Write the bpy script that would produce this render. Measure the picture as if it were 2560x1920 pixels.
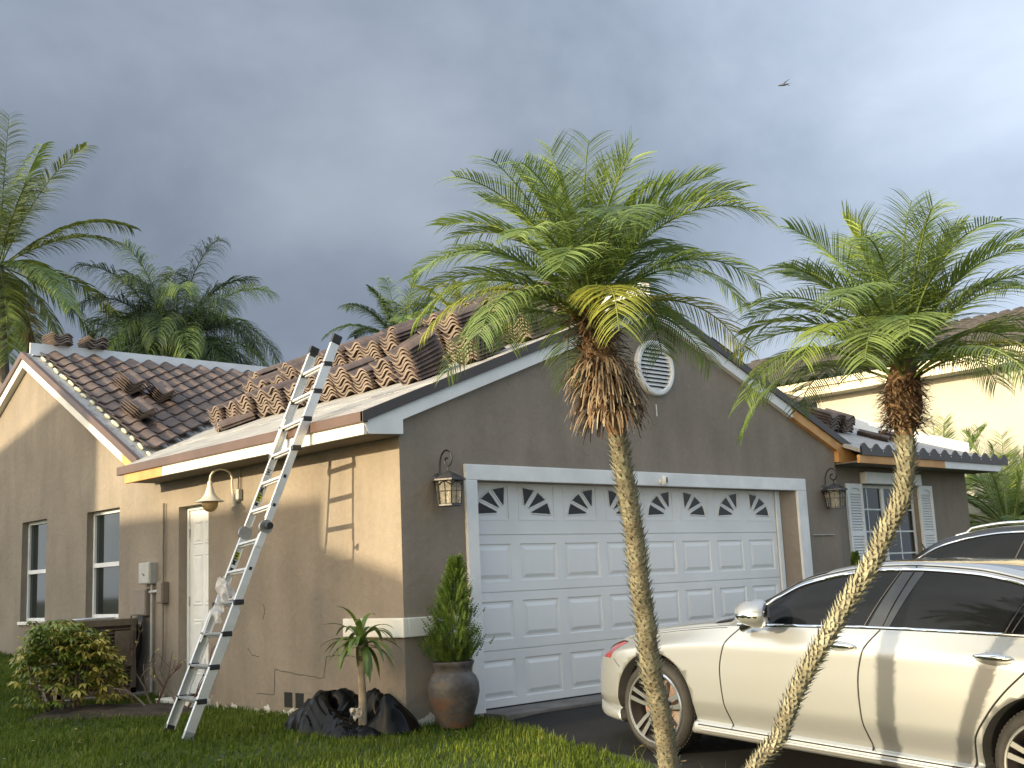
import bpy, math, random
import numpy as np
from mathutils import Vector, Matrix, noise

for o in list(bpy.data.objects):
    bpy.data.objects.remove(o)
S = bpy.context.scene
COL = S.collection
R = math.radians
PI = math.pi

# ------------------------------------------------------------------ camera
CAM = Vector((-6.1316, -8.1037, 1.1880))
YAW, PITCH, ROLL = R(42.824), R(9.525), R(-2.514)
fw = Vector((math.sin(YAW) * math.cos(PITCH), math.cos(YAW) * math.cos(PITCH), math.sin(PITCH)))
rt = Vector((math.cos(YAW), -math.sin(YAW), 0))
up = rt.cross(fw)
cr, sr = math.cos(ROLL), math.sin(ROLL)
cx = cr * rt + sr * up
cy = -sr * rt + cr * up
cd = bpy.data.cameras.new('camera')
cam = bpy.data.objects.new('camera', cd)
COL.objects.link(cam)
cam.matrix_world = Matrix(((cx.x, cy.x, -fw.x, CAM.x), (cx.y, cy.y, -fw.y, CAM.y), (cx.z, cy.z, -fw.z, CAM.z), (0, 0, 0, 1)))
cd.sensor_width = 36.0
cd.sensor_fit = 'HORIZONTAL'
cd.lens = 36.0 * 2903.8 / 2560.0
cd.clip_start = 0.05
cd.clip_end = 3000
S.camera = cam
S.render.resolution_x = 1024
S.render.resolution_y = 768

# ------------------------------------------------------------------ light
SUND = Vector((0.962, -0.143, -0.2306)).normalized()      # direction the sunlight travels
SUN_EL = math.asin(-SUND.z)
TOSUN = -SUND
w = bpy.data.worlds.new('World')
S.world = w
w.use_nodes = True
nt = w.node_tree
for n in list(nt.nodes):
    nt.nodes.remove(n)
def wn(t, **k):
    n = nt.nodes.new(t)
    for a, b in k.items():
        setattr(n, a, b)
    return n
out = wn('ShaderNodeOutputWorld')
bg = wn('ShaderNodeBackground')
bg.inputs['Strength'].default_value = 0.1
sky = wn('ShaderNodeTexSky', sky_type='NISHITA')
sky.sun_disc = False
sky.sun_elevation = SUN_EL
sky.sun_rotation = math.atan2(TOSUN.x, TOSUN.y)
sky.dust_density = 2.0
tc = wn('ShaderNodeTexCoord')
# storm cloud deck: broad soft billows, thickest over the far (north-east) sky
mp = wn('ShaderNodeMapping')
mp.inputs['Scale'].default_value = (1.0, 1.0, 1.3)
mp.inputs['Rotation'].default_value = (0.0, 0.0, 0.6)
nt.links.new(tc.outputs['Generated'], mp.inputs['Vector'])
n1 = wn('ShaderNodeTexNoise')
n1.inputs['Scale'].default_value = 3.4
n1.inputs['Detail'].default_value = 7.0
n1.inputs['Roughness'].default_value = 0.52
n1.inputs['Distortion'].default_value = 0.2
nt.links.new(mp.outputs['Vector'], n1.inputs['Vector'])
rampc = wn('ShaderNodeValToRGB')
e = rampc.color_ramp.elements
SKYMUL = 20.0
def skc(r, g, b):
    return (r * SKYMUL, g * SKYMUL, b * SKYMUL, 1)
e[0].position = 0.33
e[0].color = skc(0.20, 0.245, 0.315)
e[1].position = 0.72
e[1].color = skc(0.415, 0.47, 0.555)
m = e.new(0.5)
m.color = skc(0.285, 0.335, 0.415)
nt.links.new(n1.outputs['Fac'], rampc.inputs['Fac'])
# brightening away from the storm core (toward the sun side of the sky)
dotn = wn('ShaderNodeVectorMath', operation='DOT_PRODUCT')
nrm = wn('ShaderNodeVectorMath', operation='NORMALIZE')
nt.links.new(tc.outputs['Generated'], nrm.inputs[0])
nt.links.new(nrm.outputs['Vector'], dotn.inputs[0])
STORM = Vector((0.47, 0.86, 0.20)).normalized()
dotn.inputs[1].default_value = STORM
mr = wn('ShaderNodeMapRange')
mr.inputs['From Min'].default_value = -1.0
mr.inputs['From Max'].default_value = 1.0
nt.links.new(dotn.outputs['Value'], mr.inputs['Value'])
gr = wn('ShaderNodeValToRGB')
gr.color_ramp.interpolation = 'B_SPLINE'
ge = gr.color_ramp.elements
ge[0].position = 0.0
ge[0].color = (2.0, 1.9, 1.68, 1)
ge[1].position = 1.0
ge[1].color = (0.25, 0.25, 0.255, 1)
for po, va in ((0.28, 1.75), (0.45, 1.3), (0.60, 1.05), (0.74, 0.86), (0.84, 0.74), (0.93, 0.53), (0.975, 0.345)):
    el_ = ge.new(po)
    el_.color = (va, va, va, 1)
nt.links.new(mr.outputs['Result'], gr.inputs['Fac'])
mul = wn('ShaderNodeMixRGB', blend_type='MULTIPLY')
mul.inputs['Fac'].default_value = 1.0
nt.links.new(rampc.outputs['Color'], mul.inputs['Color1'])
nt.links.new(gr.outputs['Color'], mul.inputs['Color2'])
mx = wn('ShaderNodeMixRGB')
cf = wn('ShaderNodeMapRange')
cf.interpolation_type = 'SMOOTHSTEP'
cf.inputs['From Min'].default_value = -0.75
cf.inputs['From Max'].default_value = 0.45
cf.inputs['To Min'].default_value = 0.30
cf.inputs['To Max'].default_value = 0.93
nt.links.new(dotn.outputs['Value'], cf.inputs['Value'])
nt.links.new(cf.outputs['Result'], mx.inputs['Fac'])
nt.links.new(sky.outputs['Color'], mx.inputs['Color1'])
nt.links.new(mul.outputs['Color'], mx.inputs['Color2'])
# unseen sky round the low sun: extra glow added to lift the shaded wall
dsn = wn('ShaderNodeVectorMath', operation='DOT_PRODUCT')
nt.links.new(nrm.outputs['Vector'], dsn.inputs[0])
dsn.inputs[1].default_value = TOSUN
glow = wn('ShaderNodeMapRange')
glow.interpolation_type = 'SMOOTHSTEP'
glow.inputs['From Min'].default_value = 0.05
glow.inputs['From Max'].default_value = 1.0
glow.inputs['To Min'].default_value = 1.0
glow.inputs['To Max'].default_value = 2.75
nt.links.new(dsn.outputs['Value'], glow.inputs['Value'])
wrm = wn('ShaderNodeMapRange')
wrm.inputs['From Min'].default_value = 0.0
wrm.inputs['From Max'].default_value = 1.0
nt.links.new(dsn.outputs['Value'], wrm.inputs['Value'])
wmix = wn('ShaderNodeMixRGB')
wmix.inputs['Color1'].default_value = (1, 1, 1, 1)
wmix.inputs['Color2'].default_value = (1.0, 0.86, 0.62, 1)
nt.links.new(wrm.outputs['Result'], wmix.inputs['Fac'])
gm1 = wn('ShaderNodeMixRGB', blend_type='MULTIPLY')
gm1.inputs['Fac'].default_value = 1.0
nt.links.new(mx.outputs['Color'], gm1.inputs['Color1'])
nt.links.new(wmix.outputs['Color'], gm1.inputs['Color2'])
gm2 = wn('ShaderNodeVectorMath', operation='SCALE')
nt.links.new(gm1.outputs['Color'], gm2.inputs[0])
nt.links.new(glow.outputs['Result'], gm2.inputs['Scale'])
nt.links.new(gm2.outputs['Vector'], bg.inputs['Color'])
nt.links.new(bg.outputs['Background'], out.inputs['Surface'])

sl = bpy.data.lights.new('sun', 'SUN')
sl.energy = 4.0
sl.angle = R(0.6)
sl.color = (1.0, 0.83, 0.54)
sun = bpy.data.objects.new('sun', sl)
COL.objects.link(sun)
sun.rotation_euler = SUND.to_track_quat('-Z', 'Y').to_euler()
sun.location = (-30, 5, 20)

S.view_settings.view_transform = 'Standard'
S.view_settings.look = 'None'
S.view_settings.gamma = 1.0
S.view_settings.use_curve_mapping = False
S.view_settings.exposure = 0.8
S.render.engine = 'CYCLES'

# ------------------------------------------------------------------ helpers
def V(*a):
    return Vector(a)

class MB:
    """collects shapes and links them as one mesh object"""
    def __init__(s):
        s.v = []
        s.f = []
        s.m = []
        s.mi = 0
    def add(s, vs, fs):
        b = len(s.v)
        s.v += [tuple(x) for x in vs]
        s.f += [tuple(b + i for i in f) for f in fs]
        s.m += [s.mi] * len(fs)
        return s
    def box(s, x0, x1, y0, y1, z0, z1):
        return s.add([(x0, y0, z0), (x1, y0, z0), (x1, y1, z0), (x0, y1, z0), (x0, y0, z1), (x1, y0, z1), (x1, y1, z1), (x0, y1, z1)],
                     [(3, 2, 1, 0), (4, 5, 6, 7), (0, 1, 5, 4), (1, 2, 6, 5), (2, 3, 7, 6), (3, 0, 4, 7)])
    def obox(s, c, ax, ay, az):
        c, ax, ay, az = Vector(c), Vector(ax), Vector(ay), Vector(az)
        vs = [c - ax - ay - az, c + ax - ay - az, c + ax + ay - az, c - ax + ay - az, c - ax - ay + az, c + ax - ay + az, c + ax + ay + az, c - ax + ay + az]
        fs = [(3, 2, 1, 0), (4, 5, 6, 7), (0, 1, 5, 4), (1, 2, 6, 5), (2, 3, 7, 6), (3, 0, 4, 7)]
        if ax.cross(ay).dot(az) < 0:
            fs = [f[::-1] for f in fs]
        return s.add(vs, fs)
    def prism(s, pts, off):
        """planar polygon pts extruded by the vector off"""
        off = Vector(off)
        a = [Vector(p) for p in pts]
        n = len(a)
        nr = Vector((0, 0, 0))
        for i in range(n):
            nr += a[i].cross(a[(i + 1) % n])
        vs = a + [p + off for p in a]
        fs = [tuple(range(n)), tuple(range(2 * n - 1, n - 1, -1))]
        fs += [(i, i + n, (i + 1) % n + n, (i + 1) % n) for i in range(n)]
        if nr.dot(off) > 0:
            fs = [f[::-1] for f in fs]
        return s.add(vs, fs)
    def tube(s, pts, rad, n=8, caps=True, closed=False):
        pts = [Vector(p) for p in pts]
        k = len(pts)
        if not hasattr(rad, '__len__'):
            rad = [rad] * k
        vs = []
        prev = None
        for i, p in enumerate(pts):
            if closed:
                t = pts[(i + 1) % k] - pts[i - 1]
            else:
                t = pts[min(i + 1, k - 1)] - pts[max(i - 1, 0)]
            t.normalize()
            if prev is None:
                a = Vector((0, 0, 1)) if abs(t.z) < 0.9 else Vector((1, 0, 0))
                u = t.cross(a).normalized()
            else:
                u = (prev - t * prev.dot(t)).normalized()
            prev = u
            q = t.cross(u)
            for j in range(n):
                an = 2 * PI * j / n
                vs.append(p + (u * math.cos(an) + q * math.sin(an)) * rad[i])
        fs = []
        for i in range(k if closed else k - 1):
            i2 = (i + 1) % k
            for j in range(n):
                j2 = (j + 1) % n
                fs.append((i * n + j, i * n + j2, i2 * n + j2, i2 * n + j))
        if caps and not closed:
            fs.append(tuple(range(n - 1, -1, -1)))
            fs.append(tuple((k - 1) * n + j for j in range(n)))
        return s.add(vs, fs)
    def lathe(s, prof, c=(0, 0, 0), n=24, axis='Z'):
        c = Vector(c)
        vs = []
        for r, z in prof:
            for j in range(n):
                a = 2 * PI * j / n
                p = (r * math.cos(a), r * math.sin(a), z)
                if axis == 'X':
                    p = (z, p[0], p[1])
                elif axis == 'Y':
                    p = (p[1], z, p[0])
                vs.append(c + Vector(p))
        fs = []
        for i in range(len(prof) - 1):
            for j in range(n):
                j2 = (j + 1) % n
                fs.append((i * n + j, i * n + j2, (i + 1) * n + j2, (i + 1) * n + j))
        return s.add(vs, fs)
    def grid(s, rows):
        b = []
        nr, nc = len(rows), len(rows[0])
        for r in rows:
            b += list(r)
        fs = [(i * nc + j, i * nc + j + 1, (i + 1) * nc + j + 1, (i + 1) * nc + j) for i in range(nr - 1) for j in range(nc - 1)]
        return s.add(b, fs)
    def build(s, name, mats, parent=None, off=None, smooth=None, bevel=None, loc=None):
        me = bpy.data.meshes.new(name)
        vs = s.v
        if off is not None:
            ox, oy, oz = off
            vs = [(x - ox, y - oy, z - oz) for x, y, z in vs]
        me.from_pydata(vs, [], s.f)
        if not isinstance(mats, (list, tuple)):
            mats = [mats]
        for mt in mats:
            me.materials.append(mt)
        if len(mats) > 1:
            me.polygons.foreach_set('material_index', s.m)
        if smooth is not None:
            me.shade_smooth()
            if smooth < 180:
                me.set_sharp_from_angle(angle=R(smooth))
        me.update()
        o = bpy.data.objects.new(name, me)
        COL.objects.link(o)
        if parent is not None:
            o.parent = parent
        if loc is not None:
            o.location = loc
        if bevel:
            bm = o.modifiers.new('bevel', 'BEVEL')
            bm.width = bevel
            bm.segments = 2
            bm.limit_method = 'ANGLE'
            bm.angle_limit = R(40)
        return o

def npmesh(name, verts, faces, mats, parent=None, smooth=False, mi=None):
    """faces: (n,k) array with one k"""
    me = bpy.data.meshes.new(name)
    k = faces.shape[1]
    me.vertices.add(len(verts))
    me.vertices.foreach_set('co', np.asarray(verts, np.float32).ravel())
    me.loops.add(faces.size)
    me.loops.foreach_set('vertex_index', np.asarray(faces, np.int32).ravel())
    me.polygons.add(len(faces))
    me.polygons.foreach_set('loop_start', np.arange(0, faces.size, k, dtype=np.int32))
    for mt in (mats if isinstance(mats, (list, tuple)) else [mats]):
        me.materials.append(mt)
    if mi is not None:
        me.polygons.foreach_set('material_index', np.asarray(mi, np.int32))
    me.update(calc_edges=True)
    me.validate()
    if smooth:
        me.shade_smooth()
    o = bpy.data.objects.new(name, me)
    COL.objects.link(o)
    if parent is not None:
        o.parent = parent
    return o

def tag(o, label=None, cat=None, group=None, kind=None):
    if label:
        o['label'] = label
    if cat:
        o['category'] = cat
    if group:
        o['group'] = group
    if kind:
        o['kind'] = kind
    return o

def thing(name, label, cat, loc=(0, 0, 0), rot=None, group=None):
    o = bpy.data.objects.new(name, None)
    o.empty_display_size = 0.2
    COL.objects.link(o)
    o.location = loc
    if rot is not None:
        o.rotation_euler = rot
    return tag(o, label, cat, group)

def inst(src, name, parent, loc=(0, 0, 0), rot=None, scale=None):
    """another object that shares src's mesh"""
    o = src.copy()
    o.name = name
    COL.objects.link(o)
    o.parent = parent
    o.location = loc
    if rot is not None:
        o.rotation_euler = rot
    if scale is not None:
        o.scale = scale
    return o

# ------------------------------------------------------------------ materials
def pm(name, col, rough=0.6, var=0.12, vscale=3.0, bump=0.0, bscale=60.0, metal=0.0, spec=0.5, coat=0.0, col2=None, detail=5.0,
       rnd=0.0, trans=0.0, fine=None, alpha=None, bump2=None):
    m = bpy.data.materials.new(name)
    m.use_nodes = True
    t = m.node_tree
    b = t.nodes['Principled BSDF']
    L = t.links.new
    tcn = t.nodes.new('ShaderNodeTexCoord')
    nz = t.nodes.new('ShaderNodeTexNoise')
    nz.inputs['Scale'].default_value = vscale
    nz.inputs['Detail'].default_value = detail
    L(tcn.outputs['Object'], nz.inputs['Vector'])
    mxn = t.nodes.new('ShaderNodeMixRGB')
    c2 = col2 if col2 else tuple(max(0, c * (1 - var * 2)) for c in col)
    c1 = col if col2 else tuple(c * (1 + var * 0.7) for c in col)
    mxn.inputs['Color1'].default_value = (*c1, 1)
    mxn.inputs['Color2'].default_value = (*c2, 1)
    rp = t.nodes.new('ShaderNodeMapRange')
    rp.inputs['From Min'].default_value = 0.35
    rp.inputs['From Max'].default_value = 0.68
    L(nz.outputs['Fac'], rp.inputs['Value'])
    L(rp.outputs['Result'], mxn.inputs['Fac'])
    colout = mxn.outputs['Color']
    if rnd:
        oi = t.nodes.new('ShaderNodeObjectInfo')
        mr2 = t.nodes.new('ShaderNodeMapRange')
        mr2.inputs['To Min'].default_value = 1 - rnd
        mr2.inputs['To Max'].default_value = 1 + rnd
        L(oi.outputs['Random'], mr2.inputs['Value'])
        mm = t.nodes.new('ShaderNodeMixRGB')
        mm.blend_type = 'MULTIPLY'
        mm.inputs['Fac'].default_value = 1
        L(colout, mm.inputs['Color1'])
        L(mr2.outputs['Result'], mm.inputs['Color2'])
        colout = mm.outputs['Color']
    if fine:
        fz = t.nodes.new('ShaderNodeTexNoise')
        fz.inputs['Scale'].default_value = fine[0]
        fz.inputs['Detail'].default_value = 3
        L(tcn.outputs['Object'], fz.inputs['Vector'])
        mr3 = t.nodes.new('ShaderNodeMapRange')
        mr3.inputs['From Min'].default_value = 0.3
        mr3.inputs['From Max'].default_value = 0.7
        mr3.inputs['To Min'].default_value = 1 - fine[1]
        mr3.inputs['To Max'].default_value = 1 + fine[1]
        L(fz.outputs['Fac'], mr3.inputs['Value'])
        mm = t.nodes.new('ShaderNodeMixRGB')
        mm.blend_type = 'MULTIPLY'
        mm.inputs['Fac'].default_value = 1
        L(colout, mm.inputs['Color1'])
        L(mr3.outputs['Result'], mm.inputs['Color2'])
        colout = mm.outputs['Color']
    L(colout, b.inputs['Base Color'])
    b.inputs['Roughness'].default_value = rough
    b.inputs['Metallic'].default_value = metal
    b.inputs['Specular IOR Level'].default_value = spec
    b.inputs['Coat Weight'].default_value = coat
    b.inputs['Coat Roughness'].default_value = 0.03
    if bump:
        bz = t.nodes.new('ShaderNodeTexNoise')
        bz.inputs['Scale'].default_value = bscale
        bz.inputs['Detail'].default_value = 4
        L(tcn.outputs['Object'], bz.inputs['Vector'])
        bn = t.nodes.new('ShaderNodeBump')
        bn.inputs['Strength'].default_value = bump
        bn.inputs['Distance'].default_value = 0.01
        L(bz.outputs['Fac'], bn.inputs['Height'])
        if bump2:
            bz2 = t.nodes.new('ShaderNodeTexNoise')
            bz2.inputs['Scale'].default_value = bump2[1]
            bz2.inputs['Detail'].default_value = 6
            bz2.inputs['Distortion'].default_value = 1.2
            L(tcn.outputs['Object'], bz2.inputs['Vector'])
            bn2 = t.nodes.new('ShaderNodeBump')
            bn2.inputs['Strength'].default_value = bump2[0]
            bn2.inputs['Distance'].default_value = 0.02
            L(bz2.outputs['Fac'], bn2.inputs['Height'])
            L(bn.outputs['Normal'], bn2.inputs['Normal'])
            L(bn2.outputs['Normal'], b.inputs['Normal'])
        else:
            L(bn.outputs['Normal'], b.inputs['Normal'])
    if alpha is not None:
        b.inputs['Alpha'].default_value = alpha
    if trans:
        tr = t.nodes.new('ShaderNodeBsdfTranslucent')
        L(colout, tr.inputs['Color'])
        ms = t.nodes.new('ShaderNodeMixShader')
        ms.inputs['Fac'].default_value = trans
        L(b.outputs['BSDF'], ms.inputs[1])
        L(tr.outputs['BSDF'], ms.inputs[2])
        L(ms.outputs['Shader'], t.nodes['Material Output'].inputs['Surface'])
    return m

def stucco():
    """taupe painted stucco: trowel relief, faint water marks, paint flaked to white at the foot"""
    m = pm('stucco', (0.262, 0.222, 0.180), 0.82, var=0.075, vscale=1.3, bump=0.35, bscale=90, bump2=(0.42, 6.5), fine=(17, 0.045), spec=0.25, detail=7)
    t = m.node_tree
    L = t.links.new
    b = t.nodes['Principled BSDF']
    src = b.inputs['Base Color'].links[0].from_socket
    tcn = t.nodes.new('ShaderNodeTexCoord')
    sp = t.nodes.new('ShaderNodeSeparateXYZ')
    L(tcn.outputs['Object'], sp.inputs['Vector'])
    nz = t.nodes.new('ShaderNodeTexNoise')
    nz.inputs['Scale'].default_value = 7
    nz.inputs['Detail'].default_value = 6
    L(tcn.outputs['Object'], nz.inputs['Vector'])
    a = t.nodes.new('ShaderNodeMath')
    a.operation = 'MULTIPLY_ADD'
    L(nz.outputs['Fac'], a.inputs[0])
    a.inputs[1].default_value = 0.55
    a.inputs[2].default_value = -0.255
    c = t.nodes.new('ShaderNodeMath')
    c.operation = 'SUBTRACT'
    L(a.outputs[0], c.inputs[0])
    L(sp.outputs['Z'], c.inputs[1])
    d = t.nodes.new('ShaderNodeMapRange')
    d.inputs['From Min'].default_value = 0.0
    d.inputs['From Max'].default_value = 0.012
    L(c.outputs[0], d.inputs['Value'])
    mm = t.nodes.new('ShaderNodeMixRGB')
    L(d.outputs['Result'], mm.inputs['Fac'])
    L(src, mm.inputs['Color1'])
    mm.inputs['Color2'].default_value = (0.62, 0.60, 0.55, 1)
    # long vertical water marks
    mpn = t.nodes.new('ShaderNodeMapping')
    mpn.inputs['Scale'].default_value = (3, 3, 0.7)
    L(tcn.outputs['Object'], mpn.inputs['Vector'])
    ns = t.nodes.new('ShaderNodeTexNoise')
    ns.inputs['Scale'].default_value = 1.2
    ns.inputs['Detail'].default_value = 5
    L(mpn.outputs['Vector'], ns.inputs['Vector'])
    mr = t.nodes.new('ShaderNodeMapRange')
    mr.inputs['From Min'].default_value = 0.35
    mr.inputs['From Max'].default_value = 0.7
    mr.inputs['To Min'].default_value = 1.05
    mr.inputs['To Max'].default_value = 0.89
    L(ns.outputs['Fac'], mr.inputs['Value'])
    m2 = t.nodes.new('ShaderNodeMixRGB')
    m2.blend_type = 'MULTIPLY'
    m2.inputs['Fac'].default_value = 1
    L(mm.outputs['Color'], m2.inputs['Color1'])
    L(mr.outputs['Result'], m2.inputs['Color2'])
    L(m2.outputs['Color'], b.inputs['Base Color'])
    return m

M = {}
M['stucco'] = stucco()
M['white'] = pm('white_paint', (0.74, 0.75, 0.75), 0.5, 0.05, 2.5, bump=0.08, bscale=40, fine=(9, 0.04))
M['trim'] = pm('cream_trim', (0.76, 0.74, 0.68), 0.55, 0.05, 3.0, bump=0.12, bscale=30, fine=(12, 0.04))
M['doorwhite'] = pm('door_paint', (0.72, 0.73, 0.735), 0.42, 0.04, 1.5, bump=0.05, bscale=25, fine=(6, 0.03))
M['wood'] = pm('raw_pine', (0.62, 0.34, 0.12), 0.6, 0.15, 5.0, bump=0.1, bscale=30, col2=(0.48, 0.24, 0.08))
M['drip'] = pm('brown_metal', (0.105, 0.062, 0.046), 0.42, 0.08, 3.0, fine=(8, 0.08))
M['soffit'] = pm('soffit', (0.16, 0.13, 0.10), 0.8, 0.08, 2.0)
M['felt'] = pm('underlayment', (0.33, 0.30, 0.275), 0.75, 0.16, 1.6, bump=0.35, bscale=4.0, fine=(5, 0.14), bump2=(0.4, 22))
def felt():
    m = pm('underlayment', (0.335, 0.33, 0.32), 0.75, 0.08, 1.6, bump=0.35, bscale=4.0, fine=(5, 0.10), bump2=(0.4, 22))
    t = m.node_tree
    L = t.links.new
    b = t.nodes['Principled BSDF']
    src = b.inputs['Base Color'].links[0].from_socket
    tcn = t.nodes.new('ShaderNodeTexCoord')
    mpn = t.nodes.new('ShaderNodeMapping')
    mpn.inputs['Scale'].default_value = (11, 1.3, 11)
    mpn.inputs['Rotation'].default_value = (0, 0, 0.10)
    L(tcn.outputs['Object'], mpn.inputs['Vector'])
    nz = t.nodes.new('ShaderNodeTexNoise')
    nz.inputs['Scale'].default_value = 1.5
    nz.inputs['Detail'].default_value = 7
    nz.inputs['Roughness'].default_value = 0.65
    L(mpn.outputs['Vector'], nz.inputs['Vector'])
    mr = t.nodes.new('ShaderNodeMapRange')
    mr.inputs['From Min'].default_value = 0.53
    mr.inputs['From Max'].default_value = 0.66
    mr.inputs['To Max'].default_value = 0.75
    L(nz.outputs['Fac'], mr.inputs['Value'])
    mm = t.nodes.new('ShaderNodeMixRGB')
    L(mr.outputs['Result'], mm.inputs['Fac'])
    L(src, mm.inputs['Color1'])
    mm.inputs['Color2'].default_value = (0.12, 0.105, 0.095, 1)
    L(mm.outputs['Color'], b.inputs['Base Color'])
    return m
M['felt'] = felt()
M['flash'] = pm('white_flashing', (0.72, 0.75, 0.79), 0.38, 0.04, 2.0, fine=(5, 0.05))
M['tile'] = pm('brown_concrete_tile', (0.105, 0.076, 0.066), 0.62, 0.16, 7.0, bump=0.15, bscale=50, rnd=0.22, fine=(20, 0.12))
M['tile_end'] = pm('raw_tile_edge', (0.225, 0.180, 0.155), 0.8, 0.15, 9.0, bump=0.2, bscale=60, rnd=0.2)
M['tile_cap'] = pm('old_tile', (0.20, 0.135, 0.105), 0.75, 0.2, 7.0, bump=0.2, bscale=50, rnd=0.25, fine=(18, 0.15))
M['mortar'] = pm('mortar', (0.60, 0.57, 0.40), 0.8, 0.12, 12)
M['glass'] = pm('dark_window_glass', (0.020, 0.026, 0.026), 0.05, 0.2, 1.0, spec=0.35)
M['pane'] = pm('garage_pane', (0.018, 0.020, 0.022), 0.08, 0.25, 3.0, spec=0.22)
M['dark'] = pm('dark_void', (0.012, 0.012, 0.012), 0.7, 0.1, 3.0)
M['black'] = pm('black_plastic', (0.016, 0.016, 0.017), 0.38, 0.1, 6.0)
M['iron'] = pm('black_iron', (0.022, 0.021, 0.022), 0.45, 0.15, 10.0, bump=0.1, bscale=80)
M['pewter'] = pm('weathered_metal', (0.10, 0.10, 0.105), 0.42, 0.3, 14.0, metal=0.6, fine=(30, 0.2))
M['alu'] = pm('aluminium', (0.74, 0.75, 0.76), 0.36, 0.05, 3.0, metal=0.6, fine=(14, 0.06))
M['alu2'] = pm('worn_aluminium', (0.42, 0.43, 0.44), 0.42, 0.1, 5.0, metal=0.8)
M['chrome'] = pm('chrome', (0.78, 0.78, 0.78), 0.10, 0.03, 3.0, metal=1.0)
M['greybox'] = pm('grey_plastic', (0.40, 0.40, 0.38), 0.55, 0.08, 6)
M['taupe'] = pm('taupe_metal', (0.20, 0.165, 0.135), 0.6, 0.08, 6)
M['lampwhite'] = pm('cream_enamel', (0.72, 0.68, 0.58), 0.35, 0.05, 6)
M['amber'] = pm('amber_globe', (0.55, 0.40, 0.20), 0.15, 0.1, 6, trans=0.3)
M['lampglass'] = pm('seeded_glass', (0.38, 0.35, 0.28), 0.12, 0.15, 14, bump=0.3, bscale=25, alpha=0.55)
M['asphalt'] = pm('asphalt', (0.014, 0.014, 0.014), 0.75, 0.25, 1.2, bump=0.5, bscale=180, fine=(70, 0.35), spec=0.25)
M['soil'] = pm('dark_soil', (0.055, 0.040, 0.028), 0.95, 0.3, 6.0, bump=0.8, bscale=25, fine=(30, 0.35))
M['turf'] = pm('turf', (0.040, 0.062, 0.016), 0.9, 0.25, 2.5, bump=0.6, bscale=40, fine=(25, 0.4))
# ------------------------------------------------------------------ ground
def g(x, y):
    """height of the lot: falls to the street in front, rises a little along the side yard"""
    z = 0.0
    if y < 0:
        z = 0.0647 * max(y, -16.0)
    elif y > 3.0:
        t = min(1.0, (y - 3.0) / 7.0)
        z = 0.44 * t * t * (3 - 2 * t) if x < 1 else 0.0
    return z

def sheet(name, mat, xs, ys, dz=0.0, wob=0.0):
    rows = []
    for y in ys:
        rows.append([(x, y, g(x, y) + dz + (wob * noise.noise((x * 1.3, y * 1.3, 0.3)) if wob else 0)) for x in xs])
    return MB().grid(rows).build(name, mat, smooth=180)
xs = sorted(set([-400, -200, -100, -60, -40, -30, -22, -18] + [round(-16 + 0.5 * i, 2) for i in range(50)] + [9.5, 12, 15, 20, 30, 45, 70, 120, 250, 400]))
ys = sorted(set([-300, -150, -80, -50, -35, -26, -20, -16] + [round(-15 + 0.5 * i, 2) for i in range(62)] + [17, 20, 25, 35, 50, 80, 150, 300, 600]))
ground = tag(sheet('ground', M['turf'], xs, ys, -0.012, 0.02), kind='structure')

def drive_left(y):
    """left edge of the driveway at depth y"""
    if y > -0.3:
        return 0.80
    return 0.80 - 0.235 * (-y - 0.3) - 0.012 * (-y - 0.3) ** 2 + 0.03 * math.sin(y * 5.1) + 0.02 * math.sin(y * 13.0)
rows = []
dy = [0.14, -0.02, -0.15] + [-0.3 - 0.35 * i for i in range(38)]
for y in dy:
    a = drive_left(y)
    b = 6.6 + 0.05 * -y
    rows.append([(a + (b - a) * k / 12.0, y, g(0, y) + 0.014 - (0.03 if k == 0 else 0)) for k in range(13)])
tag(MB().grid([r for r in rows][::-1]).build('driveway', M['asphalt'], smooth=60), kind='structure')
# threshold slab under the garage door
tag(MB().box(0.866, 5.999, -0.30, 0.30, -0.2, 0.021).build('threshold_slab', pm('old_concrete', (0.16, 0.15, 0.14), 0.8, 0.2, 3, bump=0.3, bscale=60), bevel=0.006), kind='structure')
# ------------------------------------------------------------------ house
house = thing('house', 'single storey taupe stucco house with white garage door and half stripped tile roof', 'house')
GX = 6.93                                   # garage width
RX, RZ = 3.48, 4.18                         # garage ridge
EX, EZ = -0.42, 2.645                       # garage eave (outer top edge)
GP = (RZ - EZ) / (RX - EX)                  # garage pitch
WY, WZ, WP = 8.85, 4.743, 0.51              # wing ridge
def wing_top(y):
    return WZ - WP * abs(WY - y)

# --- garage gable wall with the door opening
OX0, OX1, OZ = 0.865, 6.0, 2.10
DX1 = 5.84                                  # the reveal splays in to the door edge
b = MB()
b.box(0, OX0, 0, 0.22, -0.4, OZ)
b.prism([(OX1, 0, -0.4), (GX, 0, -0.4), (GX, 0.22, -0.4), (DX1, 0.22, -0.4), (DX1, 0.157, -0.4)], (0, 0, OZ + 0.4))
b.prism([(0, 0, OZ), (GX, 0, OZ), (GX, 0, 2.62), (3.465, 0, 3.99), (0, 0, 2.62)], (0, 0.22, 0))
b.build('wall', M['stucco'], house)
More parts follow.
